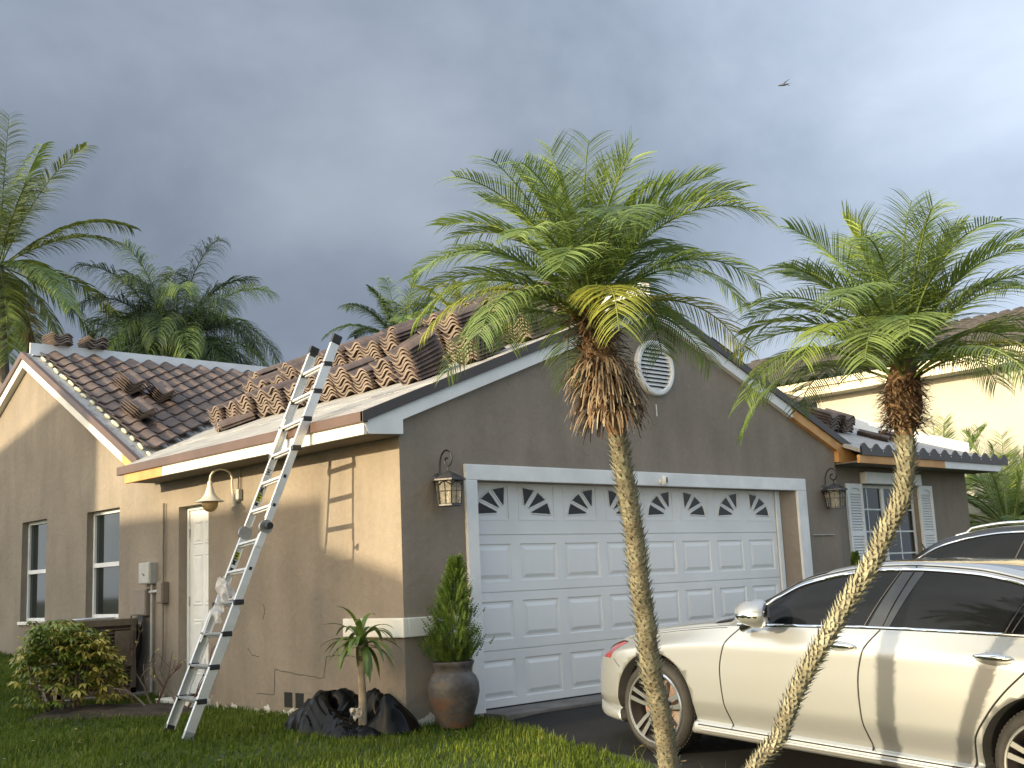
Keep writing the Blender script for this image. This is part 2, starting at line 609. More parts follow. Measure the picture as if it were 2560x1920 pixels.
# --- side wall in one plane with the wing gable
opens = [(3.444, 4.134, -0.4, 2.15), (5.69, 6.67, 0.93, 2.268), (8.02, 8.93, 0.895, 2.282), (9.97, 10.9, 0.9, 2.285)]
def wall_top(y):
    if y <= 4.82:
        return 2.56
    return max(2.56, wing_top(y) - 0.13)
b = MB()
cuts = sorted(set([0.22, 4.82, 5.0, WY, 12.9] + [o[0] for o in opens] + [o[1] for o in opens]))
for ya, yb in zip(cuts[:-1], cuts[1:]):
    op = [o for o in opens if o[0] <= ya + 1e-6 and o[1] >= yb - 1e-6]
    zs = -0.4
    if op:
        z0, z1 = op[0][2], op[0][3]
        if z0 > zs:
            b.box(0, 0.22, ya, yb, zs, z0)
        zs = z1
    b.prism([(0, ya, zs), (0, yb, zs), (0, yb, wall_top(yb - 1e-4)), (0, ya, wall_top(ya + 1e-4))], (0.22, 0, 0))
b.build('wall', M['stucco'], house)
# hairline step cracks in the lower wall
def crack(pts):
    q = MB()
    for (ya, za), (yb, zb) in zip(pts[:-1], pts[1:]):
        n = max(2, int(math.hypot(yb - ya, zb - za) / 0.05))
        pp = []
        for i in range(n + 1):
            t = i / n
            pp.append((-0.001, ya + (yb - ya) * t + random.uniform(-.006, .006), za + (zb - za) * t + random.uniform(-.006, .006)))
        q.tube(pp, 0.0028, 4)
    q.build('crack', M['dark'], house)
random.seed(5)
crack([(2.45, .17), (2.12, .18), (2.10, .42), (1.95, .40), (1.25, .36), (1.20, .55), (1.05, .57), (0.55, .56)])
crack([(2.3, 1.05), (2.28, .97), (2.33, .9)])
crack([(2.62, .62), (2.55, .55), (2.4, .53)])
# two small holes low in the side wall
for y in (1.86, 1.66):
    MB().box(-0.004, 0.02, y - 0.07, y + 0.07, 0.07, 0.21).build('vent_hole', M['dark'], house)

# --- recessed front wall of the bedroom wing on the right, with its window opening
BY = 0.12
wx0, wx1, wz0, wz1 = 7.70, 9.14, 0.98, 2.225
b = MB()
b.box(GX, wx0, BY, BY + 0.2, -0.6, 2.5)
b.box(wx1, 10.65, BY, BY + 0.2, -0.6, 2.5)
b.box(wx0, wx1, BY, BY + 0.2, -0.6, wz0)
b.box(wx0, wx1, BY, BY + 0.2, wz1, 2.5)
b.box(10.45, 10.65, BY + 0.2, 8.0, -0.6, 2.5)
b.build('wall', M['stucco'], house)

# --- white door surround and corner band
b = MB()
b.box(0.726, OX0, -0.03, 0.02, 0.02, OZ)
b.box(OX1, 6.194, -0.03, 0.02, 0.02, OZ)
b.box(0.726, 6.194, -0.03, 0.02, OZ, 2.245)
b.build('door_surround', M['white'], house, bevel=0.006)
b = MB()
b.box(-0.035, 0.02, -0.035, 0.872, 0.736, 0.90)
b.box(0.02, 0.724, -0.035, 0.02, 0.736, 0.90)
b.build('band', M['trim'], house, bevel=0.008)
# --- garage roof: two slopes with underlayment, drip edge, fascia
def slope_z(x):
    return EZ + GP * (x - EX) if x <= RX else RZ - GP * (x - RX)
def wing_y(z):
    return WY - (WZ - z) / WP
roof = MB()
VALY = wing_y(RZ)
ye = wing_y(EZ)
n = 12
def slab(b, pts, th):
    b.prism(pts, (0, 0, -th))
XE2 = 2 * RX - EX
slab(roof, [(EX, -0.06, EZ), (RX, -0.06, RZ), (RX, VALY, RZ), (EX, ye, EZ)], 0.06)
slab(roof, [(RX, -0.06, RZ), (XE2, -0.06, EZ), (XE2, ye, EZ), (RX, VALY, RZ)], 0.06)
roof_o = roof.build('roof', M['felt'], house)
# lapped underlayment sheets on the sunny slope
for k_, (xa_, xb_) in enumerate(((EX + 0.02, 0.46), (0.40, 1.36), (1.30, 2.26), (2.20, 3.16))):
    q = MB()
    h0, h1 = (0.003, 0.007)
    rows_ = []
    for j_ in range(41):
        y_ = -0.05 + (wing_y(slope_z(xa_)) - 0.1 + 0.05) * j_ / 40
        wob = 0.008 * math.sin(j_ * 0.9 + k_) + 0.006 * math.sin(j_ * 2.3)
        rows_.append([(xa_ + wob, y_, slope_z(xa_ + wob) + h1 - 0.006), (xa_ + wob, y_, slope_z(xa_ + wob) + h1 + 0.002 * math.sin(j_ * 1.7)), ((xa_ + xb_) / 2, y_, slope_z((xa_ + xb_) / 2) + 0.005), (xb_, y_, slope_z(xb_) + h0)])
    q.grid(rows_)
    q.build('underlayment_sheet', M['felt'], roof_o)
# wing roof
b = MB()
slab(b, [(-0.09, ye + 0.33 * GP / WP, slope_z(-0.09)), (RX, VALY, RZ), (XE2, ye, EZ), (12, ye, EZ), (12, WY, WZ), (-0.09, WY, WZ)], 0.06)
slab(b, [(-0.09, WY, WZ), (12, WY, WZ), (12, 13.1, wing_top(13.1)), (-0.09, 13.1, wing_top(13.1))], 0.06)
wroof = b.build('roof', M['felt'], house)
# eave: brown drip edge over cream fascia, raw pine where a board was replaced
MB().box(EX - 0.022, EX + 0.035, -0.085, 4.80, 2.556, 2.652).build('drip_edge', M['drip'], house, bevel=0.006)
MB().box(EX + 0.004, EX + 0.04, -0.06, 3.70, 2.455, 2.557).build('fascia', M['trim'], house, bevel=0.003)
MB().box(EX + 0.002, EX + 0.04, 3.703, 4.64, 2.452, 2.557).build('fascia', M['wood'], house, bevel=0.003)
MB().box(EX + 0.04, 0.0, -0.02, 4.62, 2.462, 2.482).build('soffit', M['soffit'], house)
# front rakes: dark metal edge, white board, boxed eave returns
YR = -0.06
def rake(b, xa, xb, t0, t1, y0, y1):
    za, zb = slope_z(xa), slope_z(xb)
    b.prism([(xa, y0, za - t0), (xb, y0, zb - t0), (xb, y0, zb - t1), (xa, y0, za - t1)], (0, y1 - y0, 0))
b = MB()
rake(b, EX - 0.022, RX, -0.012, 0.082, -0.088, -0.052)
rake(b, RX, XE2 + 0.022, -0.012, 0.082, -0.088, -0.052)
b.build('drip_edge', pm('dark_brown_metal', (0.062, 0.050, 0.047), 0.5, 0.08, 3), house)
b = MB()
rake(b, 0.0, RX, 0.083, 0.205, -0.064, 0.0)
rake(b, RX, 5.98, 0.083, 0.205, -0.064, 0.0)
b.build('rake_board', M['white'], house)
b = MB()
b.prism([(EX + 0.006, -0.066, slope_z(EX) - 0.083), (0.0, -0.066, slope_z(0) - 0.083), (0.0, -0.066, 2.478), (EX + 0.05, -0.066, 2.462)], (0, 0.064, 0))
b.build('eave_return', M['white'], house)
b = MB()
rake(b, 5.983, 6.93, 0.083, 0.205, -0.064, 0.0)
b.prism([(6.93, -0.066, slope_z(6.93) - 0.083), (XE2 - 0.006, -0.066, slope_z(XE2) - 0.083), (XE2 - 0.006, -0.066, 2.462), (6.93, -0.066, 2.478)], (0, 0.064, 0))
b.build('rake_board', M['wood'], house)
# ridge flashings (white metal on edge)
def flash(b, p, q, h, th=0.012):
    p, q = Vector(p), Vector(q)
    d = (q - p)
    sd = Vector((-d.y, d.x, 0)).normalized() * th
    b.prism([p - sd, p + sd, q + sd, q - sd], (0, 0, h))
b = MB()
flash(b, (0.0, WY - 0.03, WZ - 0.05), (8.0, WY - 0.03, WZ - 0.05), 0.20)
b.box(0.0, 8.0, WY - 0.16, WY - 0.03, WZ - 0.055, WZ - 0.045)
b.build('ridge_flashing', M['flash'], house)
b = MB()
flash(b, (RX - 0.02, -0.05, RZ - 0.02), (RX - 0.02, 6.9, RZ - 0.02), 0.20)
b.build('ridge_flashing', M['flash'], house)
# wing rake on the gable wall
def wrake(b, ya, yb, t0, t1, x0, x1):
    b.prism([(x0, ya, wing_top(ya) - t0), (x0, yb, wing_top(yb) - t0), (x0, yb, wing_top(yb) - t1), (x0, ya, wing_top(ya) - t1)], (x1 - x0, 0, 0))
b = MB()
wrake(b, 4.985, WY, -0.014, 0.085, -0.115, -0.055)
wrake(b, WY, 13.15, -0.014, 0.085, -0.115, -0.055)
b.build('drip_edge', M['drip'], house)
b = MB()
wrake(b, 5.45, WY, 0.087, 0.215, -0.088, 0.0)
wrake(b, WY, 13.1, 0.087, 0.215, -0.088, 0.0)
b.build('rake_board', M['trim'], house)
b = MB()
wrake(b, 4.99, 5.447, 0.087, 0.215, -0.088, 0.0)
b.build('rake_board', M['wood'], house)

# --- bedroom wing roof: front slope with hip at the far end
BE, BEZ, BX1 = -0.34, 2.615, 11.0
BP = 0.39
hy = 4.2
b = MB()
slab(b, [(XE2 - 0.35, BE, BEZ), (BX1, BE, BEZ), (BX1 - hy, BE + hy, BEZ + BP * hy), (XE2 - 0.35, BE + hy, BEZ + BP * hy)], 0.05)
slab(b, [(BX1, BE, BEZ), (BX1, 9, BEZ), (BX1 - hy, 9, BEZ + BP * hy), (BX1 - hy, BE + hy, BEZ + BP * hy)], 0.05)
b.build('roof', M['felt'], house)
b = MB()
flash(b, (BX1 - 0.35, BE + 0.35, BEZ + BP * 0.35 - 0.02), (BX1 - hy, BE + hy, BEZ + BP * hy - 0.02), 0.17)
b.build('hip_flashing', M['flash'], house)
# scalloped metal eave closure along the right eave
b = MB()
x = XE2 - 0.40
per = 0.30
top, bot = [], []
while x <= BX1 + 0.06:
    ph = (x - (XE2 - 0.40)) / per
    wv = math.sin(ph * 2 * PI)
    top.append((x, BE - 0.03, BEZ + 0.035 + 0.045 * (wv if wv > 0 else 0.55 * wv)))
    bot.append((x, BE - 0.03, BEZ - 0.075))
    x += 0.0125
k = len(top)
vs = top + bot + [(p[0], p[1] + 0.02, p[2]) for p in top] + [(p[0], p[1] + 0.02, p[2]) for p in bot]
fs = []
for i in range(k - 1):
    fs += [(i + 1, i, k + i, k + i + 1), (2 * k + i, 2 * k + i + 1, 3 * k + i + 1, 3 * k + i), (i, i + 1, 2 * k + i + 1, 2 * k + i), (k + i + 1, k + i, 3 * k + i, 3 * k + i + 1)]
b.add(vs, fs)
b.build('eave_closure', pm('bird_stop_metal', (0.055, 0.045, 0.040), 0.5, 0.1, 4), house, smooth=40)
sc = MB()
for i in range(12):
    sc.lathe([(0.0001, -0.003), (0.008, -0.003), (0.008, 0.0)], (XE2 - 0.40 + per * (i + 0.75), BE - 0.03, BEZ - 0.012), 8, 'Y')
tag(sc.build('screw_heads', M['alu'], house), kind='stuff')
MB().box(6.95, 9.15, BE - 0.01, BE + 0.03, 2.44, 2.54).build('fascia', M['wood'], house, bevel=0.003)
b = MB()
b.prism([(9.153, BE - 0.008, 2.54), (10.95, BE - 0.008, 2.54), (10.80, BE - 0.008, 2.44), (9.153, BE - 0.008, 2.44)], (0, 0.036, 0))
b.build('fascia', M['white'], house, bevel=0.003)
MB().box(6.95, 10.9, BE + 0.032, BY, 2.45, 2.47).build('soffit', M['soffit'], house)

# --- gable vent: round ring with slats
vc = (3.48, -0.0, 3.385)
ring = []
b = MB()
ro, ri = 0.305, 0.250
b.lathe([(ri, -0.004), (ri, -0.05), (ri + 0.012, -0.062), (ro - 0.014, -0.062), (ro, -0.05), (ro, 0.002)], vc, 40, 'Y')
vent = b.build('gable_vent', M['white'], house, smooth=35)
b = MB()
b.lathe([(0.0001, -0.004), (ri + 0.001, -0.004)], vc, 40, 'Y')
b.build('vent_backing', M['dark'], vent)
for i in range(11):
    z = vc[2] - 0.225 + 0.045 * i
    hw = math.sqrt(max(0.0, ri * ri - (z - vc[2]) ** 2)) * 1.0
    if hw < 0.06:
        continue
    b = MB()
    b.prism([(vc[0] - hw, -0.010, z + 0.020), (vc[0] - hw, -0.044, z - 0.012), (vc[0] - hw, -0.044, z - 0.019), (vc[0] - hw, -0.010, z + 0.012)], (2 * hw, 0, 0))
    b.build('slat', M['white'], vent)

# --- garage door
DY = 0.155
CW, SH = 0.61, 0.533
PW, PH = 0.492, 0.352
gd = MB()
gd.box(OX0, DX1, DY + 0.012, DY + 0.05, 0.012, 2.14)
gdoor = gd.build('garage_door', M['doorwhite'], house)
def panel_mesh():
    q = MB()
    hw, hh = PW / 2, PH / 2
    def rect(w, h, y):
        return [(-w, y, -h), (w, y, -h), (w, y, h), (-w, y, h)]
    rs = [rect(hw, hh, -0.002), rect(hw - 0.010, hh - 0.010, 0.010), rect(hw - 0.028, hh - 0.028, 0.010), rect(hw - 0.062, hh - 0.062, -0.003)]
    vs = sum(rs, [])
    fs = []
    for a in range(3):
        for i in range(4):
            j = (i + 1) % 4
            fs.append((a * 4 + i, a * 4 + j, a * 4 + 4 + j, a * 4 + 4 + i))
    fs.append((12, 13, 14, 15))
    return q.add(vs, fs)
pan0 = None
for s in range(4):
    z0 = s * SH + 0.012
    z1 = (s + 1) * SH + 0.003
    zc = (z0 + z1) / 2 + (0.006 if s < 3 else 0.045)
    q = MB()
    y0, y1 = DY - 0.002, DY + 0.013
    q.box(OX0 + 0.002, DX1 - 0.08, y0, y1, z0, zc - PH / 2)
    q.box(OX0 + 0.002, DX1 - 0.08, y0, y1, zc + PH / 2, z1)
    ex = OX0 + 0.002
    for i in range(8):
        xc = OX0 + CW * (i + 0.5)
        q.box(ex, xc - PW / 2, y0, y1, zc - PH / 2, zc + PH / 2)
        ex = xc + PW / 2
    q.box(ex, DX1 - 0.08, y0, y1, zc - PH / 2, zc + PH / 2)
    q.build('section', M['doorwhite'], gdoor)
    for i in range(8):
        xc = OX0 + CW * (i + 0.5)
        if s < 3:
            if pan0 is None:
                pan0 = panel_mesh().build('panel', M['doorwhite'], gdoor, loc=(xc, DY, zc))
            else:
                inst(pan0, 'panel', gdoor, (xc, DY, zc))
        else:
            flip = 1 if i % 2 == 0 else -1
            q = MB()
            hw, hh = PW / 2, PH / 2
            q.box(xc - hw, xc + hw, DY + 0.002, DY + 0.012, zc - hh, zc + hh)
            # bead round the panel
            for (a, bb, c, d) in ((-hw, hw, -hh, -hh + 0.016), (-hw, hw, hh - 0.016, hh), (-hw, -hw + 0.016, -hh + 0.016, hh - 0.016), (hw - 0.016, hw, -hh + 0.016, hh - 0.016)):
                q.box(xc + a, xc + bb, DY - 0.006, DY + 0.002, zc + c, zc + d)
            ox, oz = xc + flip * 0.190, zc - 0.122
            ea, eb = 0.375, 0.265
            panes = []
            for (t0, t1) in ((0.0, 28.0), (33.0, 57.0), (64.0, 90.0)):
                pts = []
                rin = 0.095
                for t in (t0, t1):
                    pass
                arc = [t0 + (t1 - t0) * k / 6 for k in range(7)]
                for t in arc:
                    pts.append((ox - flip * ea * math.cos(R(t)), oz + eb * math.sin(R(t))))
                for t in (t1, t0):
                    pts.append((ox - flip * rin * 1.2 * math.cos(R((t + (t0 + t1) / 2) / 2)), oz + rin * math.sin(R((t + (t0 + t1) / 2) / 2))))
                panes.append(pts)
            for pts in panes:
                q.tube([(px_, DY - 0.0005, pz_) for px_, pz_ in pts], 0.0085, 5, closed=True)
            wp = q.build('window_panel', M['doorwhite'], gdoor, smooth=40)
            for pts in panes:
                pq = MB()
                pq.prism([(px_, DY - 0.002, pz_) for px_, pz_ in pts], (0, 0.003, 0))
                pq.build('pane', M['pane'], gdoor)
b = MB()
b.box(OX0 + 0.003, DX1 - 0.003, DY - 0.012, DY + 0.02, 0.018, 0.034)
b.build('bottom_seal', M['dark'], gdoor)
b = MB()
b.box(DX1 - 0.078, DX1 - 0.001, DY - 0.03, DY - 0.004, 0.02, OZ)
b.build('door_stop', M['white'], house, bevel=0.004)

# --- windows on the side wall (single hung)
def hung(y0, y1, z0, z1):
    wn_ = MB()
    x0, x1 = 0.085, 0.135
    f = 0.045
    zm = z0 + (z1 - z0) * 0.49
    wn_.box(x0, x1, y0, y0 + f, z0, z1)
    wn_.box(x0, x1, y1 - f, y1, z0, z1)
    wn_.box(x0, x1, y0 + f, y1 - f, z0, z0 + f)
    wn_.box(x0, x1, y0 + f, y1 - f, z1 - f, z1)
    wn_.box(x0 - 0.012, x1, y0 + f, y1 - f, zm - 0.028, zm + 0.028)
    o = wn_.build('window', M['white'], house, bevel=0.004)
    for a, c in ((z0 + f, zm - 0.028), (zm + 0.028, z1 - f)):
        MB().box(0.115, 0.12, y0 + f, y1 - f, a, c).build('pane', M['glass'], o)
    MB().box(-0.03, 0.085, y0 - 0.03, y1 + 0.03, z0 - 0.045, z0 - 0.001).build('sill', M['trim'], o, bevel=0.005)
for (y0, y1, z0, z1) in opens[1:]:
    hung(y0, y1, z0, z1)

# --- side door
b = MB()
dy0, dy1 = 3.444, 4.134
b.box(0.10, 0.16, dy1 - 0.045, dy1, 0.08, 2.15)
b.box(0.10, 0.16, dy0, dy0 + 0.03, 0.08, 2.15)
b.box(0.10, 0.16, dy0 + 0.03, dy1 - 0.045, 2.105, 2.15)
b.build('door_frame', M['white'], house, bevel=0.004)
b = MB()
b.box(0.118, 0.155, dy0 + 0.033, dy1 - 0.048, 0.10, 2.10)
sdoor = b.build('door', M['white'], house, bevel=0.003)
for (za, zb) in ((1.72, 1.98), (1.05, 1.62), (0.30, 0.90)):
    for (ya, yb) in ((dy0 + 0.09, dy0 + 0.29), (dy0 + 0.345, dy0 + 0.555)):
        q = MB()
        x = 0.118
        rs = []
        for (ins, dx) in ((0, -0.001), (0.012, -0.009), (0.03, -0.002), (0.05, -0.010)):
            rs.append([(x + dx, ya + ins, za + ins), (x + dx, yb - ins, za + ins), (x + dx, yb - ins, zb - ins), (x + dx, ya + ins, zb - ins)])
        vs = sum(rs, [])
        fs = []
        for a in range(3):
            for i in range(4):
                j = (i + 1) % 4
                fs.append((a * 4 + j, a * 4 + i, a * 4 + 4 + i, a * 4 + 4 + j))
        fs.append((15, 14, 13, 12))
        q.add(vs, fs)
        q.build('door_panel', M['white'], sdoor)
MB().lathe([(0.022, 0.0), (0.022, -0.012), (0.010, -0.02), (0.010, -0.035), (0.024, -0.045), (0.026, -0.058), (0.016, -0.068), (0.0001, -0.07)], (0.118, dy0 + 0.075, 0.98), 14, 'X').build('knob', M['pewter'], sdoor, smooth=60)
for z in (0.35, 1.1, 1.85):
    MB().tube([(0.108, dy1 - 0.047, z - 0.05), (0.108, dy1 - 0.047, z + 0.05)], 0.008, 8).build('hinge', M['alu2'], sdoor)
MB().box(-0.25, 0.1, dy0 - 0.05, dy1 + 0.05, -0.2, 0.075).build('door_step', M['trim'], house, bevel=0.01)

# --- bedroom window with grilles, header box and shutters
b = MB()
yf0, yf1 = BY + 0.05, BY + 0.09
fx0, fx1 = wx0 + 0.005, wx1 - 0.005
f = 0.04
b.box(fx0, fx0 + f, yf0, yf1, wz0, wz1)
b.box(fx1 - f, fx1, yf0, yf1, wz0, wz1)
b.box(fx0 + f, fx1 - f, yf0, yf1, wz0, wz0 + f)
b.box(fx0 + f, fx1 - f, yf0, yf1, wz1 - f, wz1)
mxx = 8.30
b.box(mxx - 0.035, mxx + 0.035, yf0 - 0.01, yf1, wz0 + f, wz1 - f)
zsr = [1.31, 1.605, 1.90]
for z in zsr:
    b.box(fx0 + f, mxx - 0.035, yf0 + 0.008, yf1 - 0.008, z - 0.010, z + 0.010)
    b.box(mxx + 0.035, fx1 - f, yf0 + 0.008, yf1 - 0.008, z - 0.010, z + 0.010)
for x in (7.93, 8.72):
    b.box(x - 0.010, x + 0.010, yf0 + 0.0095, yf1 - 0.0095, wz0 + f, wz1 - f)
bw = b.build('window', M['white'], house)
zz = [wz0 + f] + zsr + [wz1 - f]
for (a, c) in zip(zz[:-1], zz[1:]):
    for (xa, xb) in ((fx0 + f, 7.93), (7.93, mxx - 0.03), (mxx + 0.03, 8.72), (8.72, fx1 - f)):
        MB().box(xa + 0.004, xb - 0.004, yf0 + 0.016, yf0 + 0.02, a + 0.004, c - 0.004).build('pane', M['glass'] if xa < 8.2 else M['curtain'] if 'curtain' in M else M['glass'], bw)
MB().box(wx0 - 0.01, wx1 + 0.01, BY - 0.10, BY - 0.001, wz1 + 0.005, 2.385).build('shutter_box', M['white'], house, bevel=0.008)
def shutter(x0, x1, z0, z1):
    q = MB()
    ya, yb = BY - 0.035, BY - 0.003
    st = 0.052
    zmid = 1.58
    q.box(x0, x0 + st, ya, yb, z0, z1)
    q.box(x1 - st, x1, ya, yb, z0, z1)
    q.box(x0 + st, x1 - st, ya, yb, z0, z0 + 0.08)
    q.box(x0 + st, x1 - st, ya, yb, zmid - 0.035, zmid + 0.035)
    # arched top rail
    xs_ = [x0 + st + (x1 - x0 - 2 * st) * i / 10 for i in range(11)]
    xm = (x0 + x1) / 2
    hwid = (x1 - x0) / 2 - st
    low = [z1 - 0.10 + 0.045 * max(0.0, 1 - ((xx - xm) / hwid) ** 2) ** 0.5 if abs(xx - xm) < hwid * 0.99 else z1 - 0.10 for xx in xs_]
    q.prism([(xs_[i], ya, low[i]) for i in range(11)] + [(x1 - st, ya, z1), (x0 + st, ya, z1)], (0, yb - ya, 0))
    q.box(x0 + st, x1 - st, yb - 0.006, yb - 0.002, z0 + 0.08, z1 - 0.05)
    o = q.build('shutter', M['white'], house)
    sl0 = None
    for (a, c) in ((z0 + 0.09, zmid - 0.04), (zmid + 0.045, z1 - 0.105)):
        nn = int((c - a) / 0.034)
        for i in range(nn):
            z = a + (c - a) * (i + 0.5) / nn
            if sl0 is None:
                qq = MB()
                wv_ = (x1 - x0) / 2 - st
                qq.prism([(-wv_, -0.012, -0.013), (-wv_, -0.007, -0.015), (-wv_, 0.012, 0.010), (-wv_, 0.007, 0.012)], (2 * wv_, 0, 0))
                sl0 = qq.build('slat', M['white'], o, loc=(xm, (ya + yb) / 2 - 0.003, z))
            else:
                inst(sl0, 'slat', o, (xm, (ya + yb) / 2 - 0.003, z))
shutter(7.305, 7.68, 0.98, 2.228)
shutter(9.165, 9.545, 0.98, 2.238)
# thin ledge bar and pale patch marks on the front wall
MB().box(6.30, 6.76, -0.022, 0.0, 1.557, 1.567).build('ledge_bar', M['greybox'], house)
MB().box(3.49, 3.505, -0.003, 0.001, 2.86, 2.99).build('scrape', M['trim'], house)

# --- laid tiles on the wing slope
def s_profile(lip, n=17):
    """S tile cross section: raised lip and pan on the left, barrel on the right; u across, w up"""
    tk = [0.0, 0.12, 0.28, 0.42, 0.55, 0.69, 0.83, 0.94, 1.0]
    wk = [lip, lip * 0.25 - 0.004, -0.016, -0.007, 0.026, 0.044, 0.036, 0.011, -0.009]
    cf = np.polyfit(tk, wk, 6)
    return [((i / (n - 1) - 0.5) * 0.305, float(np.polyval(cf, i / (n - 1))), 0.007 + 0.017 * math.sin(PI * i / (n - 1)) ** 0.7) for i in range(n)]
def tile_mesh(L=0.43, lip=0.034):
    pr = s_profile(lip)
    n = len(pr)
    q = MB()
    vs = []
    for v in (0.0, L):
        for (u, w_, th) in pr:
            vs.append((u, v, w_))
        for (u, w_, th) in pr:
            vs.append((u, v, w_ - th))
    fs = []
    A, B, C, D = 0, n, 2 * n, 3 * n
    mi = []
    for i in range(n - 1):
        fs.append((A + i, A + i + 1, C + i + 1, C + i)); mi.append(0)
        fs.append((B + i + 1, B + i, D + i, D + i + 1)); mi.append(0)
        fs.append((A + i + 1, A + i, B + i, B + i + 1)); mi.append(1)
        fs.append((C + i, C + i + 1, D + i + 1, D + i)); mi.append(1)
    fs.append((A, C, D, B)); mi.append(0)
    fs.append((A + n - 1, B + n - 1, D + n - 1, C + n - 1)); mi.append(0)
    q.v = vs
    q.f = fs
    q.m = mi
    return q
# laid tiles, course by course
laid = tile_mesh(lip=0.0)
laid.m = [0] * len(laid.m)
wang = math.atan(WP)
t0 = None
random.seed(11)
EXPO = 0.29 * math.cos(wang)
def valley_x(y):
    return EX + (wing_top(y) - EZ) / GP
for k in range(15):
    y = 5.02 + k * (8.60 - 5.02) / 14 * 0.955
    x = 0.30
    while x < 4.9:
        if x + 0.10 < valley_x(y) + 0.28 or x > RX:
            lo = (x + random.uniform(-.006, .006), y + random.uniform(-.010, .010), wing_top(y) + 0.078)
            ro = (wang - R(4.6) + random.uniform(-.01, .01), random.uniform(-.012, .012), random.uniform(-.012, .012))
            if t0 is None:
                t0 = laid.build('roof_tile', [M['tile'], M['tile_end']], wroof, smooth=40, loc=lo)
                t0.rotation_euler = ro
            else:
                inst(t0, 'roof_tile', wroof, lo, ro)
        x += 0.292
# mortar dabs along the rake beside the tiles
random.seed(3)
for k in range(15):
    y = 5.12 + k * 0.245
    q = MB()
    L = 0.095 + random.uniform(-.03, .025)
    q.lathe([(0.0001, -L), (0.018, -L * 0.85), (0.024, 0), (0.019, L * 0.8), (0.0001, L)], (0, 0, 0), 7, 'Y')
    o = q.build('mortar_dab', M['mortar'], wroof, smooth=60, loc=(0.108 + random.uniform(-.012, .012), y, wing_top(y) + 0.022))
    o.rotation_euler = (wang, 0, random.uniform(-.15, .15))

# ------------------------------------------------------------------ loose tile stacks
stile = None
def tile_stack(loc, u, v, n, label, group, jit=0.008, skew=0.0, fan=0.0):
    """u across, v along the tile: unit vectors; n tiles piled along u x v"""
    global stile
    u, v = Vector(u).normalized(), Vector(v).normalized()
    w_ = u.cross(v)
    r = thing('tile_stack', label, 'roof tiles', loc, group=group)
    r.rotation_euler = Matrix(((u.x, v.x, w_.x), (u.y, v.y, w_.y), (u.z, v.z, w_.z))).to_euler()
    for k in range(n):
        lo = (random.uniform(-jit, jit), random.uniform(-jit * 1.6, jit * 1.6) + skew * k, 0.032 + 0.0375 * k)
        ro = (random.uniform(-.012, .012) + fan * k, random.uniform(-.012, .012), random.uniform(-.025, .025))
        if stile is None:
            stile = tile_mesh().build('roof_tile', [M['tile'], M['tile_end']], r, smooth=40, loc=lo)
            stile.rotation_euler = ro
        else:
            inst(stile, 'roof_tile', r, lo, ro)
    return r
random.seed(21)
sl_ = math.atan(GP)
GV = (math.cos(sl_), 0, math.sin(sl_))
def gp(x, y):
    return (x, y, slope_z(x) + 0.004)
rowlab = {0: ('stack of brown tiles with tan ends in the lowest row above the garage eave', 'tile stacks in the lowest row'),
          1: ('stack of brown tiles in the second row up the garage roof', 'tile stacks in the second row'),
          2: ('stack of brown tiles in the third row up the garage roof', 'tile stacks in the third row'),
          3: ('stack of brown tiles in the top row under the garage ridge', 'tile stacks in the top row')}
ORD = ['first', 'second', 'third', 'fourth', 'fifth', 'sixth', 'seventh', 'eighth', 'ninth', 'tenth', 'eleventh', 'twelfth', 'thirteenth', 'fourteenth', 'fifteenth', 'sixteenth', 'seventeenth']
ROWN = ['lowest row on the garage roof', 'second row up the garage roof', 'third row up the garage roof', 'fourth row up the garage roof', 'top row under the ridge']
for row, (xr_, ya, yb, st, nn, miss) in enumerate(((1.03, 1.55, 5.1, 0.345, (6, 7, 7, 8), 0.0), (1.70, 1.15, 5.6, 0.35, (11, 12, 13, 13), 0.03), (2.20, 1.0, 6.0, 0.35, (12, 13, 14, 14), 0.05), (2.68, 0.95, 6.3, 0.355, (10, 12, 13, 14), 0.07), (3.10, 0.95, 6.7, 0.385, (6, 8, 9, 10), 0.2))):
    y = ya
    cnt = 0
    while y < yb:
        if random.random() >= miss:
            hi = row and y > 3.4
            tile_stack(gp(xr_ + random.uniform(-.04, .04), y + random.uniform(-.02, .02)), (random.uniform(-.05, .05), -1, 0), GV, max(4, random.choice(nn) - (1 if hi else 0)),
                       'brown tile stack, ' + ORD[cnt] + ' from the front rake in the ' + ROWN[row], 'tile stacks in rows on the garage roof', jit=0.012)
            cnt += 1
        y += st
tile_stack(gp(0.72, 0.76), (0, -1, 0), GV, 9, 'tall leaning tile stack at the front corner of the garage roof, nearest the ladder', None, fan=0.022)
tile_stack(gp(1.20, 0.42), (0.05, -1, 0), GV, 7, 'tile stack close to the front rake, just uphill of the tall leaning stack', None)
tile_stack(gp(1.95, 0.42), (0, -1, 0), GV, 7, 'third tile stack up along the front rake, half behind yellow palm leaves', None)
tile_stack(gp(2.50, 0.42), (0, -1, 0), GV, 6, 'highest tile stack along the front rake, behind the palm crown', None)
# fallen single tiles near the valley
for (x, y, a, lab) in ((0.80, 4.72, 0.5, 'loose tile lying at the foot of the valley beside the lowest stack row'), (0.62, 4.35, 0.3, 'loose tile lying on bare underlayment at the left end of the lowest stack row')):
    tile_stack(gp(x, y), (-math.sin(a) * .9, -math.cos(a), -math.sin(a) * .35), (math.cos(a), -math.sin(a), GP * math.cos(a)), 2, lab, None)
